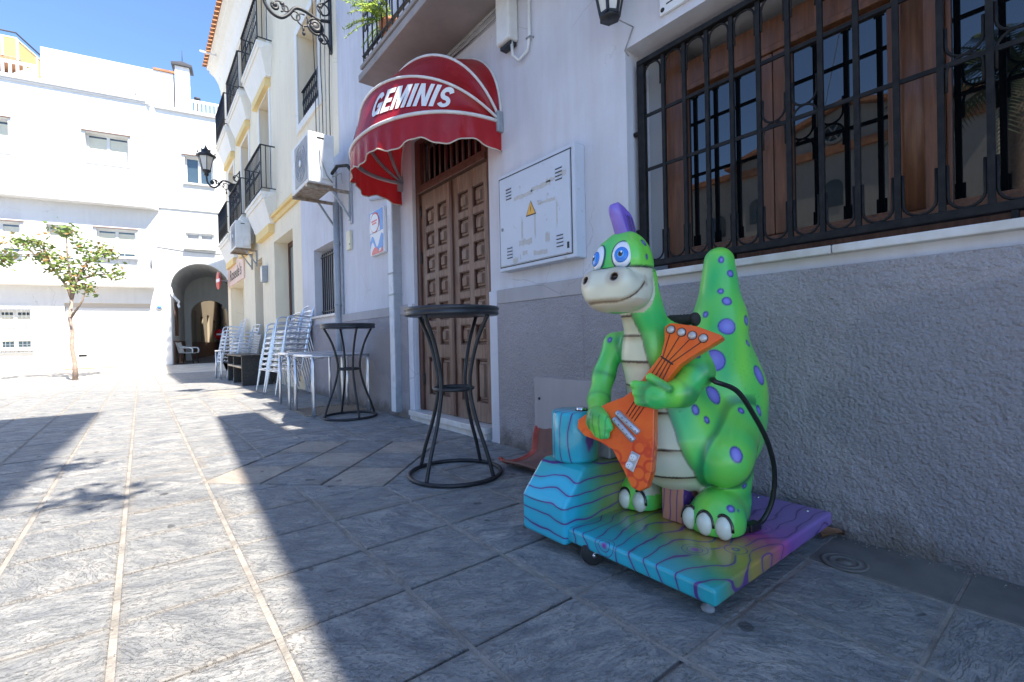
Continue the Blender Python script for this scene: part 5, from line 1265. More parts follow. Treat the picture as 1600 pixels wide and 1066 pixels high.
ctb = copy_tree(ct); ctb['label'] = 'square aluminium cafe table with slightly higher top between the chair stack and the nearer table'; ctb.location = (1.84, 6.85, .015); ctb.rotation_euler = (0, 0, -.05)
ctc = copy_tree(ct); ctc['label'] = 'square aluminium cafe table in the distance against the white chair stacks near the archway'; ctc.location = (1.86, 13.9, 0)

def make_chair(name, label, m, group):
    """faces -X"""
    t = thing(name, label, 'chair', (0, 0, 0), group)
    for sy in (1, -1):
        y = sy*.255
        b = MB(); b.tube(catmull([(-.27, y, 0), (-.225, y, .32), (-.185, y, .60), (-.13, y, .665), (-.02, y, .672), (.16, y*.98, .66), (.24, y*.96, .655)], 5), .0125, 7); b.build('front_leg', m, t)
        b = MB(); b.tube(catmull([(.26, y*.94, 0), (.20, y*.92, .25), (.165, y*.9, .44), (.205, y*.92, .64), (.27, y*.92, .83)], 5), .0125, 7); b.build('rear_leg', m, t)
    b = MB(); b.tube(catmull([(.27, -.235, .83), (.30, -.14, .862), (.31, 0, .87), (.30, .14, .862), (.27, .235, .83)], 5), .0125, 7); b.tube([(-.215, -.255, .40), (-.215, .255, .40)], .011, 7); b.tube([(.17, -.23, .43), (.17, .23, .43)], .011, 7); b.build('frame', m, t)
    for k in range(6):
        x = -.20+k*.072; b = MB(); b.tube(catmull([(x, -.245, .425-.012*k*.3), (x, 0, .418-.012*k*.3), (x, .245, .425-.012*k*.3)], 3), .010, 6); b.build('seat_slat', m, t)
    for k in range(4):
        z = .56+k*.068; x = .195+.075*(z-.5)/.33; b = MB(); b.tube(catmull([(x, -.23, z), (x+.035, 0, z), (x, .23, z)], 4), .010, 6); b.build('back_slat', m, t)
    return t
def stack(proto, x, y, rz, n, labels, dz=.092, dx=.018, group=None, first=False):
    for k in range(n):
        c = proto if (first and k == 0) else copy_tree(proto)
        c.location = (x+dx*k*math.cos(rz), y+dx*k*math.sin(rz), dz*k); c.rotation_euler = (0, 0, rz)
        c['group'] = group
        ORD = ['bottom', 'second', 'third', 'fourth', 'fifth', 'sixth', 'seventh', 'eighth']
        c['label'] = ('lowest ' if k == 0 else ('topmost ' if k == n-1 else ORD[k]+' from the bottom ')) + labels
ch0 = make_chair('stacking_chair', 'x', M_alu, 'stacked aluminium chairs nearer')
stack(ch0, 1.93, 8.62, .10, 8, 'aluminium chair of the tall stack beside the shiny cafe tables', group='tall stack of aluminium chairs', first=True)
stack(ch0, 1.90, 9.28, .04, 7, 'aluminium chair of the stack behind the tallest chair stack', group='second stack of aluminium chairs')
chw = make_chair('stacking_chair', 'x', M_aluw, 'w')
stack(chw, 1.85, 14.75, .08, 8, 'white chair of the far stack behind the distant cafe table', group='far stack of white chairs', first=True, dz=.095)
stack(chw, 1.90, 15.4, -.1, 7, 'white chair of the farthest stack by the shop shutter', group='farthest stack of white chairs', dz=.095)
stack(chw, 1.95, 13.25, .15, 6, 'white chair of the short far stack beside the black bench', group='short far stack of white chairs', dz=.095)
# moulded plastic armchair under the archway
pcx = thing('plastic_armchair', 'white plastic armchair with black legs standing alone inside the archway', 'chair', (0, 0, 0))
b = MB(); b.smooth = True
nx, nz = 8, 8; vv = []; ff = []
for i in range(nx+1):
    for j in range(nz+1):
        v = -.25+.5*i/nx; u = j/nz
        vv.append(((.26-.5*u if u < .5 else .01-.25+.0-(u-.5)*.24), v*(1-.1*max(0, u-.5)), (.44-.03*math.sin(PI*u*2)*(u < .5) if u < .5 else .44+(u-.5)*.86)+.03*(abs(v)/.25)**2))
for i in range(nx):
    for j in range(nz): a = i*(nz+1)+j; ff.append((a, a+1, a+nz+2, a+nz+1))
b.add(vv, ff); o = b.build('shell', M_whiteplastic, pcx); sm_ = o.modifiers.new('thick', 'SOLIDIFY'); sm_.thickness = .02
for sy in (1, -1):
    b = MB(); b.tube(catmull([(.25, sy*.27, .45), (.27, sy*.29, .58), (.20, sy*.29, .66), (-.1, sy*.28, .67), (-.30, sy*.25, .72)], 4), .028, 8); b.build('armrest', M_whiteplastic, pcx)
    for sx in (.24, -.24):
        b = MB(); b.tube([(sx*.9, sy*.22, .43), (sx*1.15, sy*.26, 0)], .02, 8); b.build('leg', M_rubber, pcx)
pcx.location = fm(.36, .09, .9); pcx.rotation_euler = (0, 0, R(-25))
# ---- black bench of planks
bn_ = thing('plank_bench', 'low black stained bench with a pale plank shelf between the chair stacks', 'bench', (1.9, 12, 0))
for yy in (11.05, 12.15, 13.0):
    b = MB(); b.box(1.62, 2.2, yy, yy+.06, 0, .60); b.build('end_panel', M_darkplank, bn_, bevel=.005)
for k in range(3): b = MB(); b.box(1.60+k*.2, 1.79+k*.2, 10.98, 13.1, .601, .635); b.build('top_plank', M_darkplank, bn_, bevel=.004)
for y0, y1 in ((11.112, 12.148), (12.212, 12.998)):
    for k in range(2): b = MB(); b.box(1.61+k*.2, 1.80+k*.2, y0, y1, .36, .40); b.build('shelf_plank', M_plank, bn_, bevel=.004)
for y0, y1 in ((11.112, 12.148), (12.212, 12.998)): b = MB(); b.box(2.0, 2.03, y0, y1, .02, .355); b.build('back_panel', M_darkplank, bn_)
t = thing('slatted_seat', 'grey slatted seat back standing behind the black bench', 'seat', (2.1, 12.6, 0))
for k in range(8): b = MB(); b.box(2.05+.012*k, 2.07+.012*k, 11.9, 13.1, .64+k*.055, .68+k*.055); b.build('slat', M_galv, t)
b = MB()
for yy in (12.0, 13.0): b.beam((2.08, yy, .635), (2.18, yy, 1.09), .03, .03)
b.build('upright', M_galv, t)
# ---- red backed coir mat slumped against the wall
mt_ = thing('coir_mat', 'reddish brown mat with a red border curling up the wall beside the turquoise drum', 'mat', (2.05, 2.45, 0))
def coir():
    n = NT('brown_coir'); co = n.coord('Object'); a = n.noise(co, 160, 3); n.base(n.mix(a, (.17, .085, .07), (.30, .17, .14))); n.set(n.b, Roughness=.95); n.bump(a, .8, .006); return n.mat
M_coir = coir(); M_rededge = pm('red_mat_border', (.42, .07, .05), (.5, .1, .07), .7, 0, 20)
prof = [(2.295, .215), (2.280, .155), (2.270, .09), (2.245, .035), (2.16, .014), (2.05, .014), (1.95, .030), (1.89, .062)]
prof = catmull([(x, 0, z) for x, z in prof], 4)
def matstrip(yl0, yl1, m, name, off=0):
    vv = []; ff = []; n = len(prof); NY = 10
    for i, p in enumerate(prof):
        u = i/(n-1)
        for j in range(NY+1):
            q = j/NY; yy = (yl0+(yl1-yl0)*q)-.06*u+.03*math.sin(u*5); w_ = .012*math.sin(q*7+u*3)
            vv.append((p.x-off+w_*.6, yy, p.z+w_*(u*.5)+off))
    for i in range(n-1):
        for j in range(NY): a = i*(NY+1)+j; ff.append((a, a+1, a+NY+2, a+NY+1))
    b = MB(); b.smooth = True; b.add(vv, ff); o = b.build(name, m, mt_); s_ = o.modifiers.new('thick', 'SOLIDIFY'); s_.thickness = .012
matstrip(1.72, 2.60, M_coir, 'mat_field'); matstrip(2.602, 2.66, M_rededge, 'border')
lf_ = thing('dry_leaf', 'curled dry brown leaf on the ground between the ride base and the wall', 'leaf', (2.24, .72, .005))
b = MB(); b.smooth = True; vv = []; ff = []
for i in range(9):
    u = i/8; w_ = .035*math.sin(PI*min(1, u*1.05))**.8
    for j in (-1, 0, 1): vv.append((2.20+.11*u, .745-.05*u+w_*j, .008+.02*abs(j)+.025*u*(1-u)*2))
for i in range(8):
    for j in range(2): a = i*3+j; ff.append((a, a+1, a+4, a+3))
b.add(vv, ff); b.build('blade', pm('dry_leaf_brown', (.25, .12, .06), (.33, .17, .09), .8, 0, 40), lf_)

# ================================================================== DINOSAUR RIDE
ride = thing('dinosaur_ride', 'green spotted dinosaur coin ride playing an orange guitar on a rainbow painted base', 'kiddie ride', (1.78, 1.12, 0))
# ---- painted wooden base: colour fields and grain lines are the paint itself
def ridepaint(name, lines_axis, ramp, gx=(1, 0, 0), lo=0, hi=1, dens=1.0, warp=1.0):
    n = NT(name); t = n.n('ShaderNodeTexCoord'); v = t.outputs['Object']
    sp_ = n.n('ShaderNodeSeparateXYZ'); n.l(v, sp_.inputs[0])
    w1 = n.noise(v, 2.2, 2, .5); w2 = n.noise(v, 5.0, 2, .5)
    g_ = n.math('ADD', n.math('ADD', n.math('MULTIPLY', sp_.outputs[0], gx[0]), n.math('MULTIPLY', sp_.outputs[1], gx[1])), n.math('MULTIPLY', sp_.outputs[2], gx[2]))
    g_ = n.math('ADD', g_, n.math('MULTIPLY', n.math('SUBTRACT', w1, .5), .30))
    mr = n.n('ShaderNodeMapRange'); n.l(g_, mr.inputs[0]); mr.inputs[1].default_value = lo; mr.inputs[2].default_value = hi
    col = n.ramp(mr.outputs[0], ramp)
    ax_o = sp_.outputs['XYZ'.index(lines_axis)]
    ph = n.math('ADD', n.math('MULTIPLY_ADD', ax_o, 15.0*dens, .38), n.math('ADD', n.math('MULTIPLY', n.math('SUBTRACT', w1, .5), 6.5*warp), n.math('MULTIPLY', n.math('SUBTRACT', w2, .5), 1.2*warp)))
    fr_ = n.math('FRACT', ph, 0); d_ = n.math('ABSOLUTE', n.math('SUBTRACT', fr_, .5))
    line = n.ramp(d_, [(.036, 1.0), (.066, 0.0)]); soft = n.ramp(d_, [(.0, .55), (.26, 0.0)])
    kn = n.n('ShaderNodeTexVoronoi'); n.l(v, kn.inputs['Vector']); n.set(kn, Scale=3.4); kd = kn.outputs['Distance']
    kr = n.math('ABSOLUTE', n.math('SUBTRACT', n.math('FRACT', n.math('MULTIPLY', kd, 17), 0), .5))
    knot = n.math('MULTIPLY', n.ramp(kr, [(.05, 1.0), (.12, 0.0)]), n.ramp(kd, [(.16, 1.0), (.19, 0.0)]))
    dot = n.ramp(kd, [(.035, .9), (.07, 0.0)])
    outk = n.ramp(kd, [(.16, 0.0), (.20, 1.0)])
    line = n.math('MULTIPLY', line, outk)
    purple = (.10, .035, .20)
    col = n.mix(soft, col, n.mix(.5, col, purple)); col = n.mix(line, col, purple); col = n.mix(knot, col, purple); col = n.mix(dot, col, (.25, .03, .30))
    chip = n.ramp(n.noise(v, 9, 3, .6), [(.76, 0.0), (.78, 1.0)]); col = n.mix(n.math('MULTIPLY', chip, .6), col, (.50, .28, .16))
    n.base(col); n.set(n.b, Roughness=.28); n.b.inputs['Coat Weight'].default_value = .5; n.b.inputs['Coat Roughness'].default_value = .08
    hb = n.math('ADD', n.noise(v, 45, 3), n.math('MULTIPLY', line, -.6)); n.bump(hb, .18, .004); return n.mat
TEAL, CYAN, OLIV, GOLD, MAG, PURP, GRN = (.02, .40, .46), (.035, .48, .64), (.20, .24, .06), (.38, .28, .05), (.48, .09, .25), (.24, .15, .44), (.04, .40, .26)
M_deck = ridepaint('rainbow_deck_paint', 'Y', [(.0, CYAN), (.13, TEAL), (.22, (.06, .34, .26)), (.32, (.22, .30, .08)), (.44, GOLD), (.56, (.42, .16, .12)), (.68, MAG), (.80, (.28, .09, .38)), (1, PURP)], (1.0, -.22, 0), -.54, .36)
M_ped = ridepaint('turquoise_step_paint', 'Z', [(0, CYAN), (.10, CYAN), (.16, TEAL), (.26, (.04, .36, .28)), (.40, (.16, .28, .09)), (.60, (.24, .22, .07)), (.8, (.26, .13, .10)), (1, (.22, .08, .14))], (1, 0, .08), -.50, .12, 1.5, .55)
M_drum = ridepaint('turquoise_drum_paint', 'Y', [(0, TEAL), (.3, CYAN), (.5, TEAL), (.68, (.06, .32, .20)), (.85, OLIV), (1, (.26, .22, .06))], (1, -.45, 0), -.60, -.32, 1.3, .5)
M_post = ridepaint('salmon_post_paint', 'Y', [(0, (.55, .22, .14)), (1, (.62, .30, .20))], (1, 0, 0), -1, 1, 2.2, .8)
b = MB(); b.box(1.305, 2.245, .720, 1.57, .062, .118); b.build('deck', M_deck, ride, bevel=.012, seg=3)
# step at the dinosaur's right side
def stepz(): return [(1.305, .063), (1.305, .25), (1.385, .335), (2.20, .335), (2.20, .119)]
b = MB(); P_ = [(1.285, .045), (1.285, .195), (1.298, .215), (1.392, .322), (1.422, .335), (2.20, .335), (2.20, .045)]
b.prism(P_, lambda a, c: (a, 1.325, c), lambda a, c: (a, 1.585, c)); b.build('step', M_ped, ride, bevel=.018, seg=3)
b = MB(); b.lathe([(.0, .334), (.098, .334), (.102, .345), (.102, .535), (.096, .545), (.0, .545)], (1.50, 1.465, 0), 32, cap=False); dm = b.build('drum', M_drum, ride)
b = MB(); b.lathe([(.022, .545), (.022, .556), (.017, .560), (0, .560)], (1.515, 1.44, 0), 14, cap=False); b.build('push_button', M_chrome, dm)
b = MB(); b.lathe([(.028, .545), (.028, .549), (.022, .549)], (1.515, 1.44, 0), 14, cap=False); b.build('button_ring', M_blackplastic, dm)
b = MB(); b.box(1.58, 1.66, 1.34, 1.40, .336, .45); b.build('coin_box', M_galv, ride, bevel=.006)
b = MB(); b.box(1.66, 1.78, 1.04, 1.14, .119, .30); b.build('support_post', M_post, ride, bevel=.006)
for k, (x, y) in enumerate(((1.385, .79), (2.17, .80), (2.17, 1.54))):
    b = MB(); b.lathe([(.020, 0), (.022, .005), (.017, .014), (.008, .018), (.008, .062)], (x, y, 0), 14); b.build('levelling_foot', M_acgrey, ride)
for (x, y) in ((1.335, 1.225), (1.42, 1.50)):
    b = MB(); b.lathe([(.032, -.019), (.044, -.014), (.047, 0), (.044, .014), (.032, .019)], (x, y, .047), 20, (.5, .85, 0)); w_ = b.build('caster', M_rubber, ride)
    b = MB(); b.obox((x+.02, y-.012, .055), (.85, -.5, 0), (.5, .85, 0), (0, 0, 1), .028, .022, .006); b.lathe([(.008, -.024), (.008, .024)], (x, y, .042), 8, (.5, .85, 0)); b.build('caster_fork', M_chrome, w_)
for (x, y) in ((2.18, .79), (2.20, 1.0), (2.0, 1.55)):
    b = MB(); b.lathe([(.008, .118), (.007, .121), (0, .122)], (x, y, 0), 10, cap=False); b.build('screw', M_chrome, ride)

# ---- moulded body: smooth union of rounded forms, meshed with surface nets
def sd_ell(P, c, r, M=None):
    q = P-np.array(c, np.float32)
    if M is not None: q = q@np.array(M, np.float32)
    r = np.array(r, np.float32); k0 = np.sqrt(((q/r)**2).sum(-1)); k1 = np.sqrt(((q/(r*r))**2).sum(-1))+1e-6
    return k0*(k0-1)/k1
def sd_cap(P, a, b_, ra, rb):
    a = np.array(a, np.float32); b_ = np.array(b_, np.float32); d = b_-a; t = np.clip(((P-a)@d)/(d@d), 0, 1)
    return np.sqrt(((P-a-t[..., None]*d)**2).sum(-1))-(ra+(rb-ra)*t)
def sd_box(P, c, h, r):
    q = np.abs(P-np.array(c, np.float32))-(np.array(h, np.float32)-r)
    return np.sqrt((np.maximum(q, 0)**2).sum(-1))+np.minimum(q.max(-1), 0)-r
def smin(a, b_, k):
    h = np.clip(.5+.5*(b_-a)/k, 0, 1); return b_+(a-b_)*h-k*h*(1-h)
def smax(a, b_, k): return -smin(-a, -b_, k)
DINO = dict(
 rear=((2.00, 1.105, .545), (.225, .225, .285)), belly=((1.765, 1.12, .405), (.21, .205, .185)))
def mouth_z(x, y): return .990+1.30*np.clip(x-1.315, 0, .2)**1.25
def body_sdf(P):
    f = sd_ell(P, *DINO['rear'])
    f = smin(f, sd_ell(P, *DINO['belly']), .09)
    f = smin(f, sd_ell(P, (1.935, 1.06, .425), (.175, .175, .175)), .06)
    f = smin(f, sd_cap(P, (1.74, 1.13, .50), (1.650, 1.165, .78), .178, .122), .09)              # chest
    f = smin(f, sd_cap(P, (1.650, 1.160, .80), (1.565, 1.150, .97), .114, .074), .05)             # neck
    f = smin(f, sd_cap(P, (1.565, 1.150, .97), (1.53, 1.13, 1.09), .074, .066), .04)
    f = smin(f, sd_cap(P, (2.03, 1.10, .68), (2.075, 1.10, .93), .165, .108), .10)                # tail
    f = smin(f, sd_cap(P, (2.075, 1.10, .93), (2.09, 1.105, 1.198), .106, .066), .05)
    # thighs and lower legs
    th_ = sd_cap(P, (1.755, .930, .385), (1.93, .985, .50), .104, .120); f = smin(f, th_, .018)
    f = smin(f, sd_cap(P, (1.83, .94, .37), (1.865, .963, .22), .090, .080), .03)
    f = smin(f, sd_ell(P, (1.835, 1.30, .405), (.135, .105, .135)), .035)
    f = smin(f, sd_cap(P, (1.87, 1.295, .37), (1.88, 1.275, .22), .088, .080), .03)
    for yy, sg in ((.935, 1), (1.30, -1)):
        hy = yy+.030*sg
        ft = smin(sd_ell(P, (1.72, yy+.004*sg, .155), (.100, .104, .105)), sd_ell(P, (1.85, hy, .155), (.115, .078, .115)), .06)
        ft = smin(ft, sd_cap(P, (1.86, hy, .20), (1.73, yy, .185), .070, .075), .04)
        ft = smax(ft, (.1185-P[..., 2]), .012)
        f = smin(f, ft, .022)
    f = smax(f, .1185-P[..., 2], .01)
    # right arm (picture left)
    f = smin(f, sd_cap(P, (1.66, 1.22, .85), (1.60, 1.315, .835), .055, .046), .04)
    ra = sd_cap(P, (1.60, 1.315, .835), (1.565, 1.352, .70), .046, .044)
    ra = smin(ra, sd_cap(P, (1.565, 1.352, .70), (1.505, 1.330, .60), .044, .043), .03)
    ra = smin(ra, sd_cap(P, (1.505, 1.330, .60), (1.425, 1.262, .560), .043, .040), .03)
    ra = smin(ra, sd_ell(P, (1.402, 1.243, .538), (.036, .050, .050)), .03)
    for k in range(4):
        y = 1.278-.024*k; ra = smin(ra, sd_cap(P, (1.392, y, .53), (1.398-.003*k, y-.012, .480+.006*abs(k-1.5)), .0175, .0155), .009)
    ra = smin(ra, sd_cap(P, (1.398, 1.205, .555), (1.394, 1.180, .520), .017, .015), .012)
    f = smin(f, ra, .02)
    # left arm (picture right): shoulder, elbow out to the side, forearm back to the guitar neck
    f = smin(f, sd_cap(P, (1.675, 1.07, .865), (1.665, 1.0, .83), .062, .060), .035)
    la = sd_cap(P, (1.665, 1.0, .83), (1.655, .965, .728), .054, .056)
    la = smin(la, sd_cap(P, (1.655, .965, .728), (1.575, .99, .655), .055, .050), .03)
    la = smin(la, sd_cap(P, (1.58, .985, .65), (1.49, 1.025, .645), .050, .048), .03)
    for k in range(3):
        z = .678-.031*k; la = smin(la, sd_cap(P, (1.475, 1.03, z), (1.442+.004*k, 1.098-.006*k, z+.008), .0185, .0175), .012)
    la = smin(la, sd_cap(P, (1.485, .985, .675), (1.452, 1.035, .715), .02, .017), .012)
    f = smin(f, la, .02)
    # head: cranium, muzzle, jaw, brow and nostril bulges
    h = sd_ell(P, (1.448, 1.138, 1.125), (.097, .113, .141))
    h = smin(h, sd_ell(P, (1.403, 1.080, 1.152), (.043, .053, .065)), .03); h = smin(h, sd_ell(P, (1.403, 1.186, 1.152), (.043, .053, .065)), .03)
    m = sd_ell(P, (1.422, 1.138, 1.042), (.112, .122, .082))
    m = smin(m, sd_ell(P, (1.348, 1.132, 1.042), (.070, .112, .068)), .05)
    for y in (1.070, 1.190): m = smin(m, sd_ell(P, (1.334, y, 1.070), (.040, .046, .042)), .025)
    jaw = sd_ell(P, (1.400, 1.132, 1.006), (.112, .108, .052)); m = smin(m, jaw, .022)
    mz = mouth_z(P[..., 0], P[..., 1]); m = m+.006*np.exp(-((P[..., 2]-mz)/.006)**2)*(P[..., 0] < 1.415)
    crease = smin(h, m, .006)
    for y in (1.064, 1.196):                       # nostrils
        crease = smax(crease, -sd_ell(P, (1.292, y, 1.076), (.024, .0135, .0115)), .006)
    f = smin(f, crease, .012)
    # neck and back ridge plates
    return f
def surfnet(fn, lo, hi, h):
    lo = np.array(lo); n = np.ceil((np.array(hi)-lo)/h).astype(int)+1
    gx_ = [lo[i]+h*np.arange(n[i]) for i in range(3)]
    F = np.empty(n, np.float32)
    for i0 in range(0, n[0], 24):
        X_, Y_, Z_ = np.meshgrid(gx_[0][i0:i0+24], gx_[1], gx_[2], indexing='ij')
        F[i0:i0+24] = fn(np.stack([X_, Y_, Z_], -1).astype(np.float32))
    I = F < 0; nc = n-1
    acc = np.zeros((*nc, 3), np.float32); cnt = np.zeros(nc, np.float32)
    sl = lambda o: tuple(slice(o[i], o[i]+nc[i]) for i in range(3))
    for axd in range(3):
        for a in (0, 1):
            for b_ in (0, 1):
                o0 = [0, 0, 0]; o1 = [0, 0, 0]; q = [i for i in range(3) if i != axd]
                o0[q[0]] = o1[q[0]] = a; o0[q[1]] = o1[q[1]] = b_; o1[axd] = 1
                A, B = F[sl(o0)], F[sl(o1)]; cr_ = (A < 0) != (B < 0)
                t = np.where(cr_, A/(A-B+1e-12), 0)
                for i in range(3): acc[..., i] += np.where(cr_, o0[i]+(t if i == axd else 0), 0)
                cnt += cr_
    act = cnt > 0; idx = -np.ones(nc, np.int64); idx[act] = np.arange(act.sum())
    ci = np.argwhere(act); V = (ci+acc[act]/cnt[act][:, None])*h+lo
    quads = []
    for axd in range(3):
        q = [i for i in range(3) if i != axd]
        s0 = [slice(None)]*3; s1 = [slice(None)]*3; s0[axd] = slice(0, -1); s1[axd] = slice(1, None)
        A, B = I[tuple(s0)], I[tuple(s1)]; e = np.argwhere(A != B)
        ok = (e[:, q[0]] > 0) & (e[:, q[1]] > 0) & (e[:, q[0]] < nc[q[0]]) & (e[:, q[1]] < nc[q[1]]); e = e[ok]
        def at_(d0, d1):
            c = e.copy(); c[:, q[0]] -= d0; c[:, q[1]] -= d1; return idx[c[:, 0], c[:, 1], c[:, 2]]
        Q = np.stack([at_(1, 1), at_(0, 1), at_(0, 0), at_(1, 0)], 1)
        fl = A[e[:, 0], e[:, 1], e[:, 2]] ^ (axd == 1); Q[~fl] = Q[~fl][:, ::-1]; quads.append(Q)
    return V, np.concatenate(quads)
V, Q = surfnet(body_sdf, (1.26, .80, .11), (2.26, 1.44, 1.31), .0055)
me = bpy.data.meshes.new('body'); Vr = V-np.array(ORG[ride.name])
me.from_pydata(Vr.tolist(), [], Q.tolist()); me.polygons.foreach_set('use_smooth', [True]*len(Q)); me.update()
body = link_mesh('dinosaur_body', me, ride, ORG[ride.name])
sm_ = body.modifiers.new('smooth', 'SMOOTH'); sm_.factor = .5; sm_.iterations = 4
NRM = np.empty(len(V)*3, np.float32); me.vertex_normals.foreach_get('vector', NRM); NRM = NRM.reshape(-1, 3)
def sstep(e0, e1, x): t = np.clip((x-e0)/(e1-e0), 0, 1); return t*t*(3-2*t)
def mixc(c, d, f): return c*(1-f[:, None])+np.array(d)*f[:, None]
X_, Y_, Z_ = V[:, 0], V[:, 1], V[:, 2]
lf = .5+.5*np.sin(X_*19+2.1*np.sin(Y_*23)+1.3)*np.sin(Z_*17+1.7*np.sin(X_*13+Y_*9))
G1, G2 = np.array([.22, .74, .075]), np.array([.045, .55, .13])
col = G1*lf[:, None]+G2*(1-lf[:, None])
wr = np.abs(np.sin(X_*70+9*np.sin(Z_*21+Y_*11)+5*np.sin(Y_*30))); col = mixc(col, (.012, .20, .06), (1-sstep(.0, .10, wr))*.35*(X_ > 1.9)*(Z_ < .8))
# belly plates
wz = np.interp(Z_, [.20, .27, .35, .45, .55, .65, .75, .85, .95, 1.05], [.10, .150, .160, .135, .108, .086, .074, .060, .042, .036])
ym = np.interp(Z_, [.3, .5, .7, .9], [1.128, 1.138, 1.170, 1.178]); dyb = np.abs(Y_-ym)-wz
front = (NRM[:, 0] < .25) & (X_ < np.interp(Z_, [.2, .3, .5, .7, .85, 1.0], [1.90, 1.80, 1.72, 1.72, 1.68, 1.60])) & (Z_ < .985) & (Z_ > .19)
arms = np.minimum(np.minimum(sd_cap(V.astype(np.float32), (1.545, .965, .645), (1.46, 1.05, .655), .085, .075), sd_cap(V.astype(np.float32), (1.525, 1.335, .665), (1.43, 1.20, .52), .075, .085)), 9)
legs = np.minimum(sd_cap(V.astype(np.float32), (1.755, .930, .385), (1.93, .985, .50), .112, .128), sd_ell(V.astype(np.float32), (1.835, 1.30, .405), (.145, .115, .145)))
feet = (sd_ell(V.astype(np.float32), (1.79, .935, .155), (.180, .116, .122)) < 0) | (sd_ell(V.astype(np.float32), (1.79, 1.30, .155), (.180, .116, .122)) < 0)
bel = front & (arms > 0) & (legs > -.004) & ~feet
bm1 = bel*(1-sstep(-.004, .002, dyb)); halo = bel*(1-sstep(.0, .03, dyb))
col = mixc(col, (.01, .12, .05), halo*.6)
lv = np.array([.945, .868, .765, .668, .566, .425, .312]); zc = Z_+.10*np.clip(np.abs(Y_-ym), 0, .3)**1.3*np.interp(Z_, [.3, .6, .9], [-1.6, -.2, .3])
dl = np.min(np.abs(zc[:, None]-lv[None]), 1)
cream = np.array([.70, .69, .50])*np.ones((len(V), 1)); up = np.array([np.min(np.where(lv[None]-zc[:, None] > 0, lv[None]-zc[:, None], 1), 1)]).T[:, 0]
cream = mixc(cream, (.42, .33, .17), (1-sstep(.0, .035, up))*.8); cream = mixc(cream, (.34, .46, .30), sstep(-.05, 0, dyb)*.35)
cream = mixc(cream, (.045, .022, .012), 1-sstep(.0028, .0058, dl)); cream = mixc(cream, (.05, .035, .015), sstep(-.008, -.003, dyb)*.8)
col = col*(1-bm1[:, None])+cream*bm1[:, None]
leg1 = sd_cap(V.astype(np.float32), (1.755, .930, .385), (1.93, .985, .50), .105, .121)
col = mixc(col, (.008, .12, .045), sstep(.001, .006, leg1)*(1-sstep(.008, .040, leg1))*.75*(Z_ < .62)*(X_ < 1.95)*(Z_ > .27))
V32 = V.astype(np.float32)
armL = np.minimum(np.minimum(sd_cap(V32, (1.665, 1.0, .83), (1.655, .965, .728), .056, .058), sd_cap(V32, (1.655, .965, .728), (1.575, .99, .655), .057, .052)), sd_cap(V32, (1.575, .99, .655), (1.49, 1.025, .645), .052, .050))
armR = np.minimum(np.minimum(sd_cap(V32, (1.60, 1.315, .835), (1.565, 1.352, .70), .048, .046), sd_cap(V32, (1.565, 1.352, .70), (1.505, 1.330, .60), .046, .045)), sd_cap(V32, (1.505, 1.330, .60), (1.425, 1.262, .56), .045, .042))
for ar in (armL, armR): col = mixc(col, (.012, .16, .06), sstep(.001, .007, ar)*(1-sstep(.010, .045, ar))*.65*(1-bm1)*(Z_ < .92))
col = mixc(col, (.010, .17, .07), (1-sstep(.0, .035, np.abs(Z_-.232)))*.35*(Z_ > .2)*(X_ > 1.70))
fin_l = np.abs(np.sin((Y_-.93)*115))*(Z_ < .57)*(Z_ > .47)*(X_ < 1.42)*(Y_ > 1.16)
col = mixc(col, (.012, .15, .05), sstep(.93, 1.0, fin_l)*.7)
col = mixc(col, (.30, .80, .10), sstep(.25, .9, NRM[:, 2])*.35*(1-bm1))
# head colours
hd = (Z_ > .955) & (X_ < 1.62)
mu = sd_ell(V.astype(np.float32), (1.42, 1.138, 1.04), (.134, .138, .108))
mm = hd & (Z_ < 1.114) & ((X_ < 1.47) | (mu < .004)) & (Z_ > .955)
MZ = np.array([.70, .69, .53])*np.ones((len(V), 1)); mzl = np.abs(Z_-mouth_z(X_, Y_))
MZ = mixc(MZ, (.36, .24, .14), (1-sstep(0, .022, mzl))*.45*(X_ < 1.43)); MZ = mixc(MZ, (.06, .028, .012), (1-sstep(.002, .0055, mzl))*(X_ < 1.415))
MZ = mixc(MZ, (.46, .34, .20), sstep(-.022, .0, mu)*.45*(Z_ < 1.0)+ (1-sstep(.0, .02, np.abs(Z_-1.113)))*.30)
for y in (1.064, 1.196):
    dn_ = np.sqrt((Y_-y)**2+(Z_-1.076)**2); MZ = mixc(MZ, (.40, .30, .22), (1-sstep(.018, .042, dn_))*.6*(X_ < 1.36)); MZ = mixc(MZ, (.03, .012, .008), (1-sstep(.0125, .0165, dn_))*(X_ < 1.36))
dcr = np.sqrt((X_-1.413)**2+(Y_-1.005)**2+(Z_-1.055)**2); MZ = mixc(MZ, (.20, .10, .05), (1-sstep(.006, .022, dcr))*.7)
col = np.where(mm[:, None], MZ, col)
col = mixc(col, (.012, .05, .03), (hd & (mu < .03))*(1-sstep(.0025, .0055, np.abs(Z_-1.1155)))*(NRM[:, 2] > -.8))
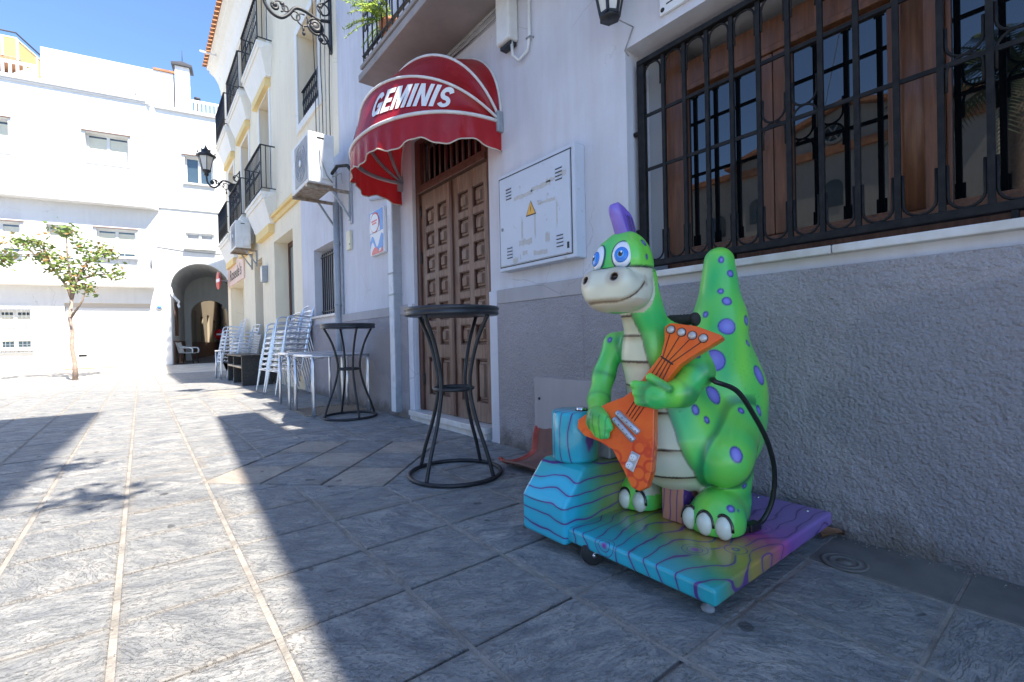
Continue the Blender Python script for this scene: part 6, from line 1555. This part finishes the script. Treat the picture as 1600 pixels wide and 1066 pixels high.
# spots painted on the skin: centre on surface, radius
SPOTS = [(2.0351, 1.066, 1.1974, 0.0108, 0.0144), (2.0543, 1.0346, 1.1335, 0.0153, 0.0153), (2.0059, 1.0561, 1.0553, 0.012, 0.012), (2.0066, 1.0287, 1.0095, 0.0197, 0.0185), (1.9583, 1.1024, 0.9552, 0.0119, 0.0137), (1.9772, 1.0157, 0.8983, 0.0352, 0.0352), (2.0765, 0.9794, 0.9242, 0.0159, 0.0212), (2.0436, 0.9591, 0.8253, 0.0107, 0.0143), (1.8646, 1.0143, 0.7607, 0.0421, 0.0561), (2.0104, 0.8985, 0.6952, 0.0317, 0.0423), (1.7843, 0.9786, 0.6253, 0.0325, 0.0406), (1.659, 0.9811, 0.5799, 0.0154, 0.0201), (1.6871, 0.9521, 0.5411, 0.0105, 0.014), (1.8574, 0.9033, 0.5629, 0.0112, 0.0149), (1.9522, 0.8769, 0.5551, 0.0156, 0.0208), (1.7049, 0.8481, 0.4264, 0.0232, 0.031), (1.8139, 0.8737, 0.2804, 0.0087, 0.0116), (1.6864, 0.864, 0.2259, 0.0145, 0.0116), (1.7123, 0.8499, 0.2177, 0.004, 0.004), (1.6188, 0.9426, 0.7864, 0.0062, 0.0062), (1.5535, 1.305, 0.8539, 0.009, 0.012), (1.443, 1.0444, 1.2063, 0.0108, 0.0144), (1.4305, 1.024, 1.151, 0.0062, 0.0082)]
#SPOTS_HERE
for (sx_, sy_, sz_, r1, r2) in SPOTS:
    dx, dy, dz_ = X_-sx_, Y_-sy_, Z_-sz_
    dh = np.sqrt(dx*dx+dy*dy); d = np.sqrt((dh/r1)**2+(dz_/r2)**2); rr_ = min(r1, r2)
    col = mixc(col, (.05, .045, .25), (1-sstep(1.0, 1.0+.0045/rr_, d))); col = mixc(col, (.20, .17, .58), 1-sstep(1-.006/rr_, 1-.002/rr_, d))
    col = mixc(col, (.30, .30, .72), (1-sstep(.1, .8, d))*.6)
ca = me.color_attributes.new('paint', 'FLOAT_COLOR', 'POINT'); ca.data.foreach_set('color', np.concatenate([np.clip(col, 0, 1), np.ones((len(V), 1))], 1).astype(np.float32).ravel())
def skinmat():
    n = NT('glossy_dinosaur_paint'); a = n.n('ShaderNodeVertexColor', layer_name='paint'); co = n.coord('Object')
    ch_ = n.math('MULTIPLY', n.ramp(n.noise(co, 38, 5, .75, 1.5), [(.66, 0.0), (.68, 1.0)]), n.ramp(n.noise(co, 5, 3), [(.54, 0.0), (.62, .55)]))
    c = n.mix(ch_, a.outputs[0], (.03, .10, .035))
    n.base(c); n.set(n.b, Roughness=.36); n.b.inputs['Coat Weight'].default_value = .35; n.b.inputs['Coat Roughness'].default_value = .05
    n.bump(n.noise(co, 22, 3), .06, .01); return n.mat
me.materials.append(skinmat())
def gloss(name, c, r=.25, coat=.6): return pm(name, c, None, r, 0, 6, 0, 40, .003, coat)
M_claw = gloss('cream_claw', (.74, .75, .62)); M_eyew = gloss('eye_white', (.80, .82, .86), .15); M_iris = gloss('eye_blue', (.03, .22, .72), .15); M_iris2 = gloss('eye_light_blue', (.12, .40, .85), .15); M_pup = gloss('pupil_black', (.01, .008, .006), .1); M_out = gloss('eye_outline', (.01, .06, .10), .3); M_glint = gloss('eye_glint', (.9, .9, .9), .2)
# eyes
def eye(yc, name='eye'):
    s = 1 if yc < 1.13 else -1
    nrm_ = Vector((-.90, -.36*s, .20)).normalized(); c = Vector((1.364, yc, 1.160))
    e1_ = Vector((0, 0, 1)).cross(nrm_).normalized(); e2_ = nrm_.cross(e1_); M_ = Matrix((e1_, e2_, nrm_)).transposed()
    b = MB(); b.ell(c, (.037, .050, .017), 28, 14, M_); ob = b.build(name, M_eyew, body)
    b = MB(); b.tube([c+e1_*.0382*math.cos(a*PI/16)+e2_*.0512*math.sin(a*PI/16)-nrm_*.002 for a in range(32)], .0036, 6, closed=True); b.build('eye_outline', M_out, body)
    c2 = c+e2_*-.004+nrm_*.0125
    for r_, z_, m_, n_ in ((.0295, .0105, M_iris, 'iris'), (.0215, .0122, M_iris2, 'iris_inner'), (.0150, .0147, M_pup, 'pupil')):
        b = MB(); b.ell(c2, (r_*.88, r_, z_), 24, 10, M_); b.build(n_, m_, body)
    b = MB(); b.ell(c2+e1_*.004+e2_*.006+nrm_*.0135, (.0035, .0045, .002), 10, 6, M_); b.build('glint', M_glint, body)
eye(1.080); eye(1.188)
# claws
for yy, cols_ in ((.935, (1.002, .936, .870)), (1.30, (1.366, 1.302, 1.238))):
    for k, y in enumerate(cols_):
        xx = 1.640+.020*abs(k-1)*.6
        b = MB(); b.ell((xx-.006, y, .163), (.030, .0315, .043), 18, 12); b.build('claw', M_claw, body)
        b = MB(); b.tube([(xx-.010+.004*abs(math.sin(a)), y+.0340*math.cos(a), .157+.053*math.sin(a)) for a in [PI*q/14 for q in range(15)]], .0062, 6); b.build('claw_outline', M_pup, body)
M_iris_dark = gloss('dark_purple_line', (.07, .03, .22))
# mohawk: ribbed purple fin
def fin_mat():
    n = NT('purple_fin_paint'); t = n.n('ShaderNodeTexCoord'); n.base(n.ramp(n.noise(t.outputs['Object'], 9, 3), [(.3, (.17, .10, .50)), (.7, (.27, .17, .62))])); n.set(n.b, Roughness=.3); n.b.inputs['Coat Weight'].default_value = .5; return n.mat
M_fin = fin_mat()
b = MB(); b.smooth = True; vv = []; ff = []; NA, NB = 48, 22
for j in range(NB+1):
    u = j/NB
    for i in range(NA):
        a = 2*PI*i/NA; cs_, sn_ = math.cos(a), math.sin(a)
        roll_ = 1.0 if u < .62 else math.sqrt(max(.0, 1-((u-.62)/.385)**2))*.80+.20
        half = (.050+.016*u)*roll_; th = .027*(1-.15*u)*roll_
        xx = math.copysign(abs(cs_)**.9, cs_); yy = sn_
        if xx < -.35: th *= 1.22                       # thick rolled front edge
        rib = 1+(.16*math.sin(xx*22) if xx > -.35 else 0)*min(1, .25+u*1.5)*(1 if abs(sn_) > .3 else 0)
        top = .128-.018*(xx+.3)**2*(1 if xx > -.3 else .6)
        cx_ = 1.456-.034*u-.016*u*u
        vv.append((cx_+half*xx, 1.13+th*yy*rib, 1.236+top*u))
for j in range(NB):
    for i in range(NA): ff.append((j*NA+i, j*NA+(i+1) % NA, (j+1)*NA+(i+1) % NA, (j+1)*NA+i))
ff.append(tuple(range(NB*NA, NB*NA+NA))); b.add(vv, ff); b.build('mohawk', M_fin, body)
for k in range(7):
    xx = -.15+k*.165; pts_ = []
    for q in range(7):
        u = .04+.60*q/6; pts_.append((1.456-.034*u-.016*u*u+(.050+.016*u)*xx, 1.13-.027*(1-.15*u)*(max(0, 1-xx*xx))**.5*1.02-.001, 1.236+(.128-.018*(xx+.3)**2)*u))
    b = MB(); b.tube(pts_, .0017, 5); b.build('mohawk_groove', M_iris_dark, body)
# ridge plates down the back of the neck
for (x, z, s_) in ((1.625, 1.06, .022), (1.640, 1.00, .026), (1.668, .945, .030), (1.705, .895, .03)):
    b = MB(); b.ell((x, 1.125, z), (s_, .012, s_*1.15), 16, 10); b.build('ridge_plate', M_fin, body)
# handlebar
b = MB(); b.tube([(1.66, 1.30, .915), (1.665, 1.12, .93), (1.66, .99, .925)], .012, 8); hb_ = b.build('handlebar', M_blackplastic, ride)
for y0, y1 in ((1.10, .965), (1.16, 1.29)):
    b = MB(); s_ = 1 if y1 > y0 else -1; L_ = abs(y1-y0)
    b.lathe([(.014, 0)]+[(.0195+.0025*(k % 2), .01+(L_-.03)*k/14) for k in range(15)]+[(.026, L_-.018), (.026, L_-.006), (.02, L_)], (1.662, y0, .926), 14, (0, s_, 0)); b.build('grip', M_rubber, hb_)
# power cord and plug
cord = catmull([(1.70, .93, .70), (1.61, .875, .698), (1.70, .84, .658), (1.775, .815, .562), (1.845, .80, .457), (1.90, .80, .338), (1.905, .812, .223), (1.875, .832, .150), (1.83, .842, .136)], 8)
b = MB(); b.tube(cord, .0095, 8); cd = b.build('power_cord', M_blackplastic, ride)
b = MB(); b.beam((1.84, .840, .136), (1.775, .850, .134), .036, .030); b.beam((1.775, .850, .134), (1.752, .853, .133), .026, .022); b.build('plug', M_blackplastic, cd, bevel=.005)
for dy in (-.006, .006):
    b = MB(); b.beam((1.752, .853+dy, .133), (1.724, .857+dy, .132), .003, .006); b.build('plug_pin', M_chrome, cd)

# ---- guitar, moulded on to the dinosaur's hands
GP0 = Vector((1.49, 1.07, .62)); GN = Vector((-.93, -.28, .20)).normalized(); GE1 = Vector((0, 0, 1)).cross(GN).normalized(); GE2 = GN.cross(GE1)
def gp(a, b_, d=0): return GP0+GE1*a+GE2*b_+GN*d
OUT = [(0.0527, 0.281), (0.0753, 0.2953), (0.1657, 0.2804), (0.2535, 0.2438), (0.2558, 0.2327), (0.2099, 0.2026), (0.1519, 0.1653), (0.1146, 0.1367), (0.0832, 0.0958), (0.0509, 0.0448), (0.0294, -0.0053), (0.0297, -0.0625), (0.0336, -0.1473), (0.0302, -0.251), (0.0154, -0.3085), (-0.0122, -0.3264), (-0.0418, -0.3164), (-0.0757, -0.2604), (-0.1235, -0.1915), (-0.1766, -0.1675), (-0.245, -0.1505), (-0.2784, -0.1227), (-0.2774, -0.0913), (-0.2446, -0.0667), (-0.1546, -0.0155), (-0.0915, 0.011), (-0.05, 0.0431), (-0.0211, 0.0829), (0.0065, 0.1227), (0.0452, 0.1767), (0.0549, 0.2303)]
def guitarmat():
    n = NT('orange_guitar_paint'); co = n.coord('Object')
    v = n.n('ShaderNodeTexVoronoi', feature='DISTANCE_TO_EDGE'); n.l(co, v.inputs['Vector']); n.set(v, Scale=21.0)
    v2 = n.n('ShaderNodeTexVoronoi'); n.l(co, v2.inputs['Vector']); n.set(v2, Scale=21.0)
    sp_ = n.n('ShaderNodeSeparateXYZ'); n.l(co, sp_.inputs[0])
    low = n.ramp(sp_.outputs[2], [(.0, 1.0), (.5, 1.0)])
    zr = n.n('ShaderNodeMapRange'); n.l(sp_.outputs[2], zr.inputs[0]); zr.inputs[1].default_value = .46; zr.inputs[2].default_value = .52; zr.inputs[3].default_value = 1; zr.inputs[4].default_value = 0
    arcm = n.ramp(v2.outputs['Distance'], [(.38, 0.0), (.46, 1.0), (.56, 1.0), (.66, 0.0)])
    base_ = n.ramp(n.noise(co, 7, 3), [(.3, (.82, .085, .006)), (.7, (.90, .16, .010))])
    n.base(n.mix(n.math('MULTIPLY', n.math('MULTIPLY', arcm, zr.outputs[0]), .75), base_, (.60, .014, .005))); n.set(n.b, Roughness=.36); n.b.inputs['Coat Weight'].default_value = .25; return n.mat
M_gt = guitarmat()
M_peg = pm('dull_silver_peg', (.50, .48, .47), (.62, .60, .58), .38, .4, 40)
b = MB(); b.prism(OUT, lambda a, c: gp(a, c, -.026), lambda a, c: gp(a, c, .024)); gt = b.build('guitar', M_gt, ride, bevel=.010, seg=3)
for p in ((0.0776, 0.2682), (0.1166, 0.2572), (0.1547, 0.2447), (0.1928, 0.2337)):
    b = MB(); b.ell(gp(*p, .026), (.0145, .0145, .010), 16, 10, Matrix((GE1, GE2, GN)).transposed()); b.build('tuning_peg', M_peg, gt)
    b = MB(); b.tube([gp(p[0]+.0150*math.cos(k*PI/10), p[1]+.0150*math.sin(k*PI/10), .0245) for k in range(20)], .0022, 5, closed=True); b.build('peg_ring', M_blackplastic, gt)
tops = [(0.0743, 0.2504), (0.1088, 0.2409), (0.1453, 0.2298), (0.1852, 0.2195)]; nuts = [(0.0518, 0.1634), (0.0625, 0.1565), (0.0732, 0.1495), (0.0837, 0.1433)]
nend = [(-0.0449, 0.0077), (-0.0261, -0.003), (-0.0078, -0.0106), (0.0102, -0.0153)]; brd = [(-0.0754, -0.0535), (-0.0644, -0.0615), (-0.0542, -0.0695), (-0.0434, -0.0774)]
for k in range(4):
    b = MB(); b.tube([gp(*tops[k], .0248), gp(*nuts[k], .0252), gp(nuts[k][0]*.55+nend[k][0]*.45, nuts[k][1]*.55+nend[k][1]*.45, .0252), gp(*brd[k], .0252)], .0016, 5); b.build('string', M_blackplastic, gt)
b = MB(); b.tube([gp(.0458, .1675, .025), gp(.0901, .1387, .025)], .003, 6); b.build('nut', M_blackplastic, gt)
M_pick = pm('silver_pickup_paint', (.42, .43, .47), (.55, .56, .60), .3, .5, 12)
for (p, q_) in (((-0.1134, -0.048), (-0.0231, -0.1196)), ((-0.1246, -0.0728), (-0.0395, -0.15))):
    p_, q2_ = gp(*p, .026), gp(*q_, .026); d_ = (q2_-p_).normalized()
    b = MB(); b.tube([p_, p_+d_*.004, q2_-d_*.004, q2_], [.009, .0125, .0125, .009], 12); pk = b.build('pickup', M_pick, gt)
    for k in range(5):
        b = MB(); b.ell(p_.lerp(q2_, .1+.8*k/4)+GN*.0115, (.0028, .0028, .0020), 8, 6); b.build('pole_piece', M_blackplastic, pk)
PL = [(-0.0466, -0.1853), (-0.0131, -0.1983), (-0.0363, -0.2634), (-0.0685, -0.2481)]
b = MB(); b.prism(PL, lambda a, c: gp(a, c, .023), lambda a, c: gp(a, c, .029)); cp = b.build('control_plate', M_pick, gt, bevel=.004)
for p in ((-0.0374, -0.2098), (-0.0509, -0.2388)):
    b = MB(); b.lathe([(.0125, .028), (.0125, .037), (.010, .040), (0, .040)], GP0+GE1*p[0]+GE2*p[1], 16, GN, cap=False); kb = b.build('knob', M_whitep, cp)
    for dx, dy in ((-.004, .003), (.004, .003), (0, -.005)):
        b = MB(); b.ell(gp(p[0]+dx, p[1]+dy, .0402), (.0018, .0024, .001), 8, 5); b.build('knob_dot', M_blackplastic, kb)

# ---- grit and litter: small stones along the joints and the wall foot
gt_ = MB(); rg = random.Random(77)
for k in range(520):
    if k < 260: x, y = XW-.045-abs(rg.gauss(0, .03)), rg.uniform(-.3, 3.2)
    elif k < 420: x, y = rg.choice(XS[-9:-1])+rg.gauss(0, .006), rg.uniform(.3, 6)
    else: x, y = rg.uniform(-.5, 2.2), rg.uniform(.4, 5)
    r0 = rg.uniform(.0015, .0042); c = Vector((x, y, r0*.5+.001)); v_ = [c+Vector((rg.uniform(.6, 1.2)*r0*math.cos(a*PI/2.5), rg.uniform(.6, 1.2)*r0*math.sin(a*PI/2.5), 0)) for a in range(5)]
    gt_.add(v_+[c+Vector((0, 0, r0)), c-Vector((0, 0, r0*.6))], [(a, (a+1) % 5, 5) for a in range(5)]+[((a+1) % 5, a, 6) for a in range(5)])
stuff(gt_.build('grit', pm('grit_stone', (.16, .14, .12), (.45, .40, .34), .9, 0, 90), pavement))
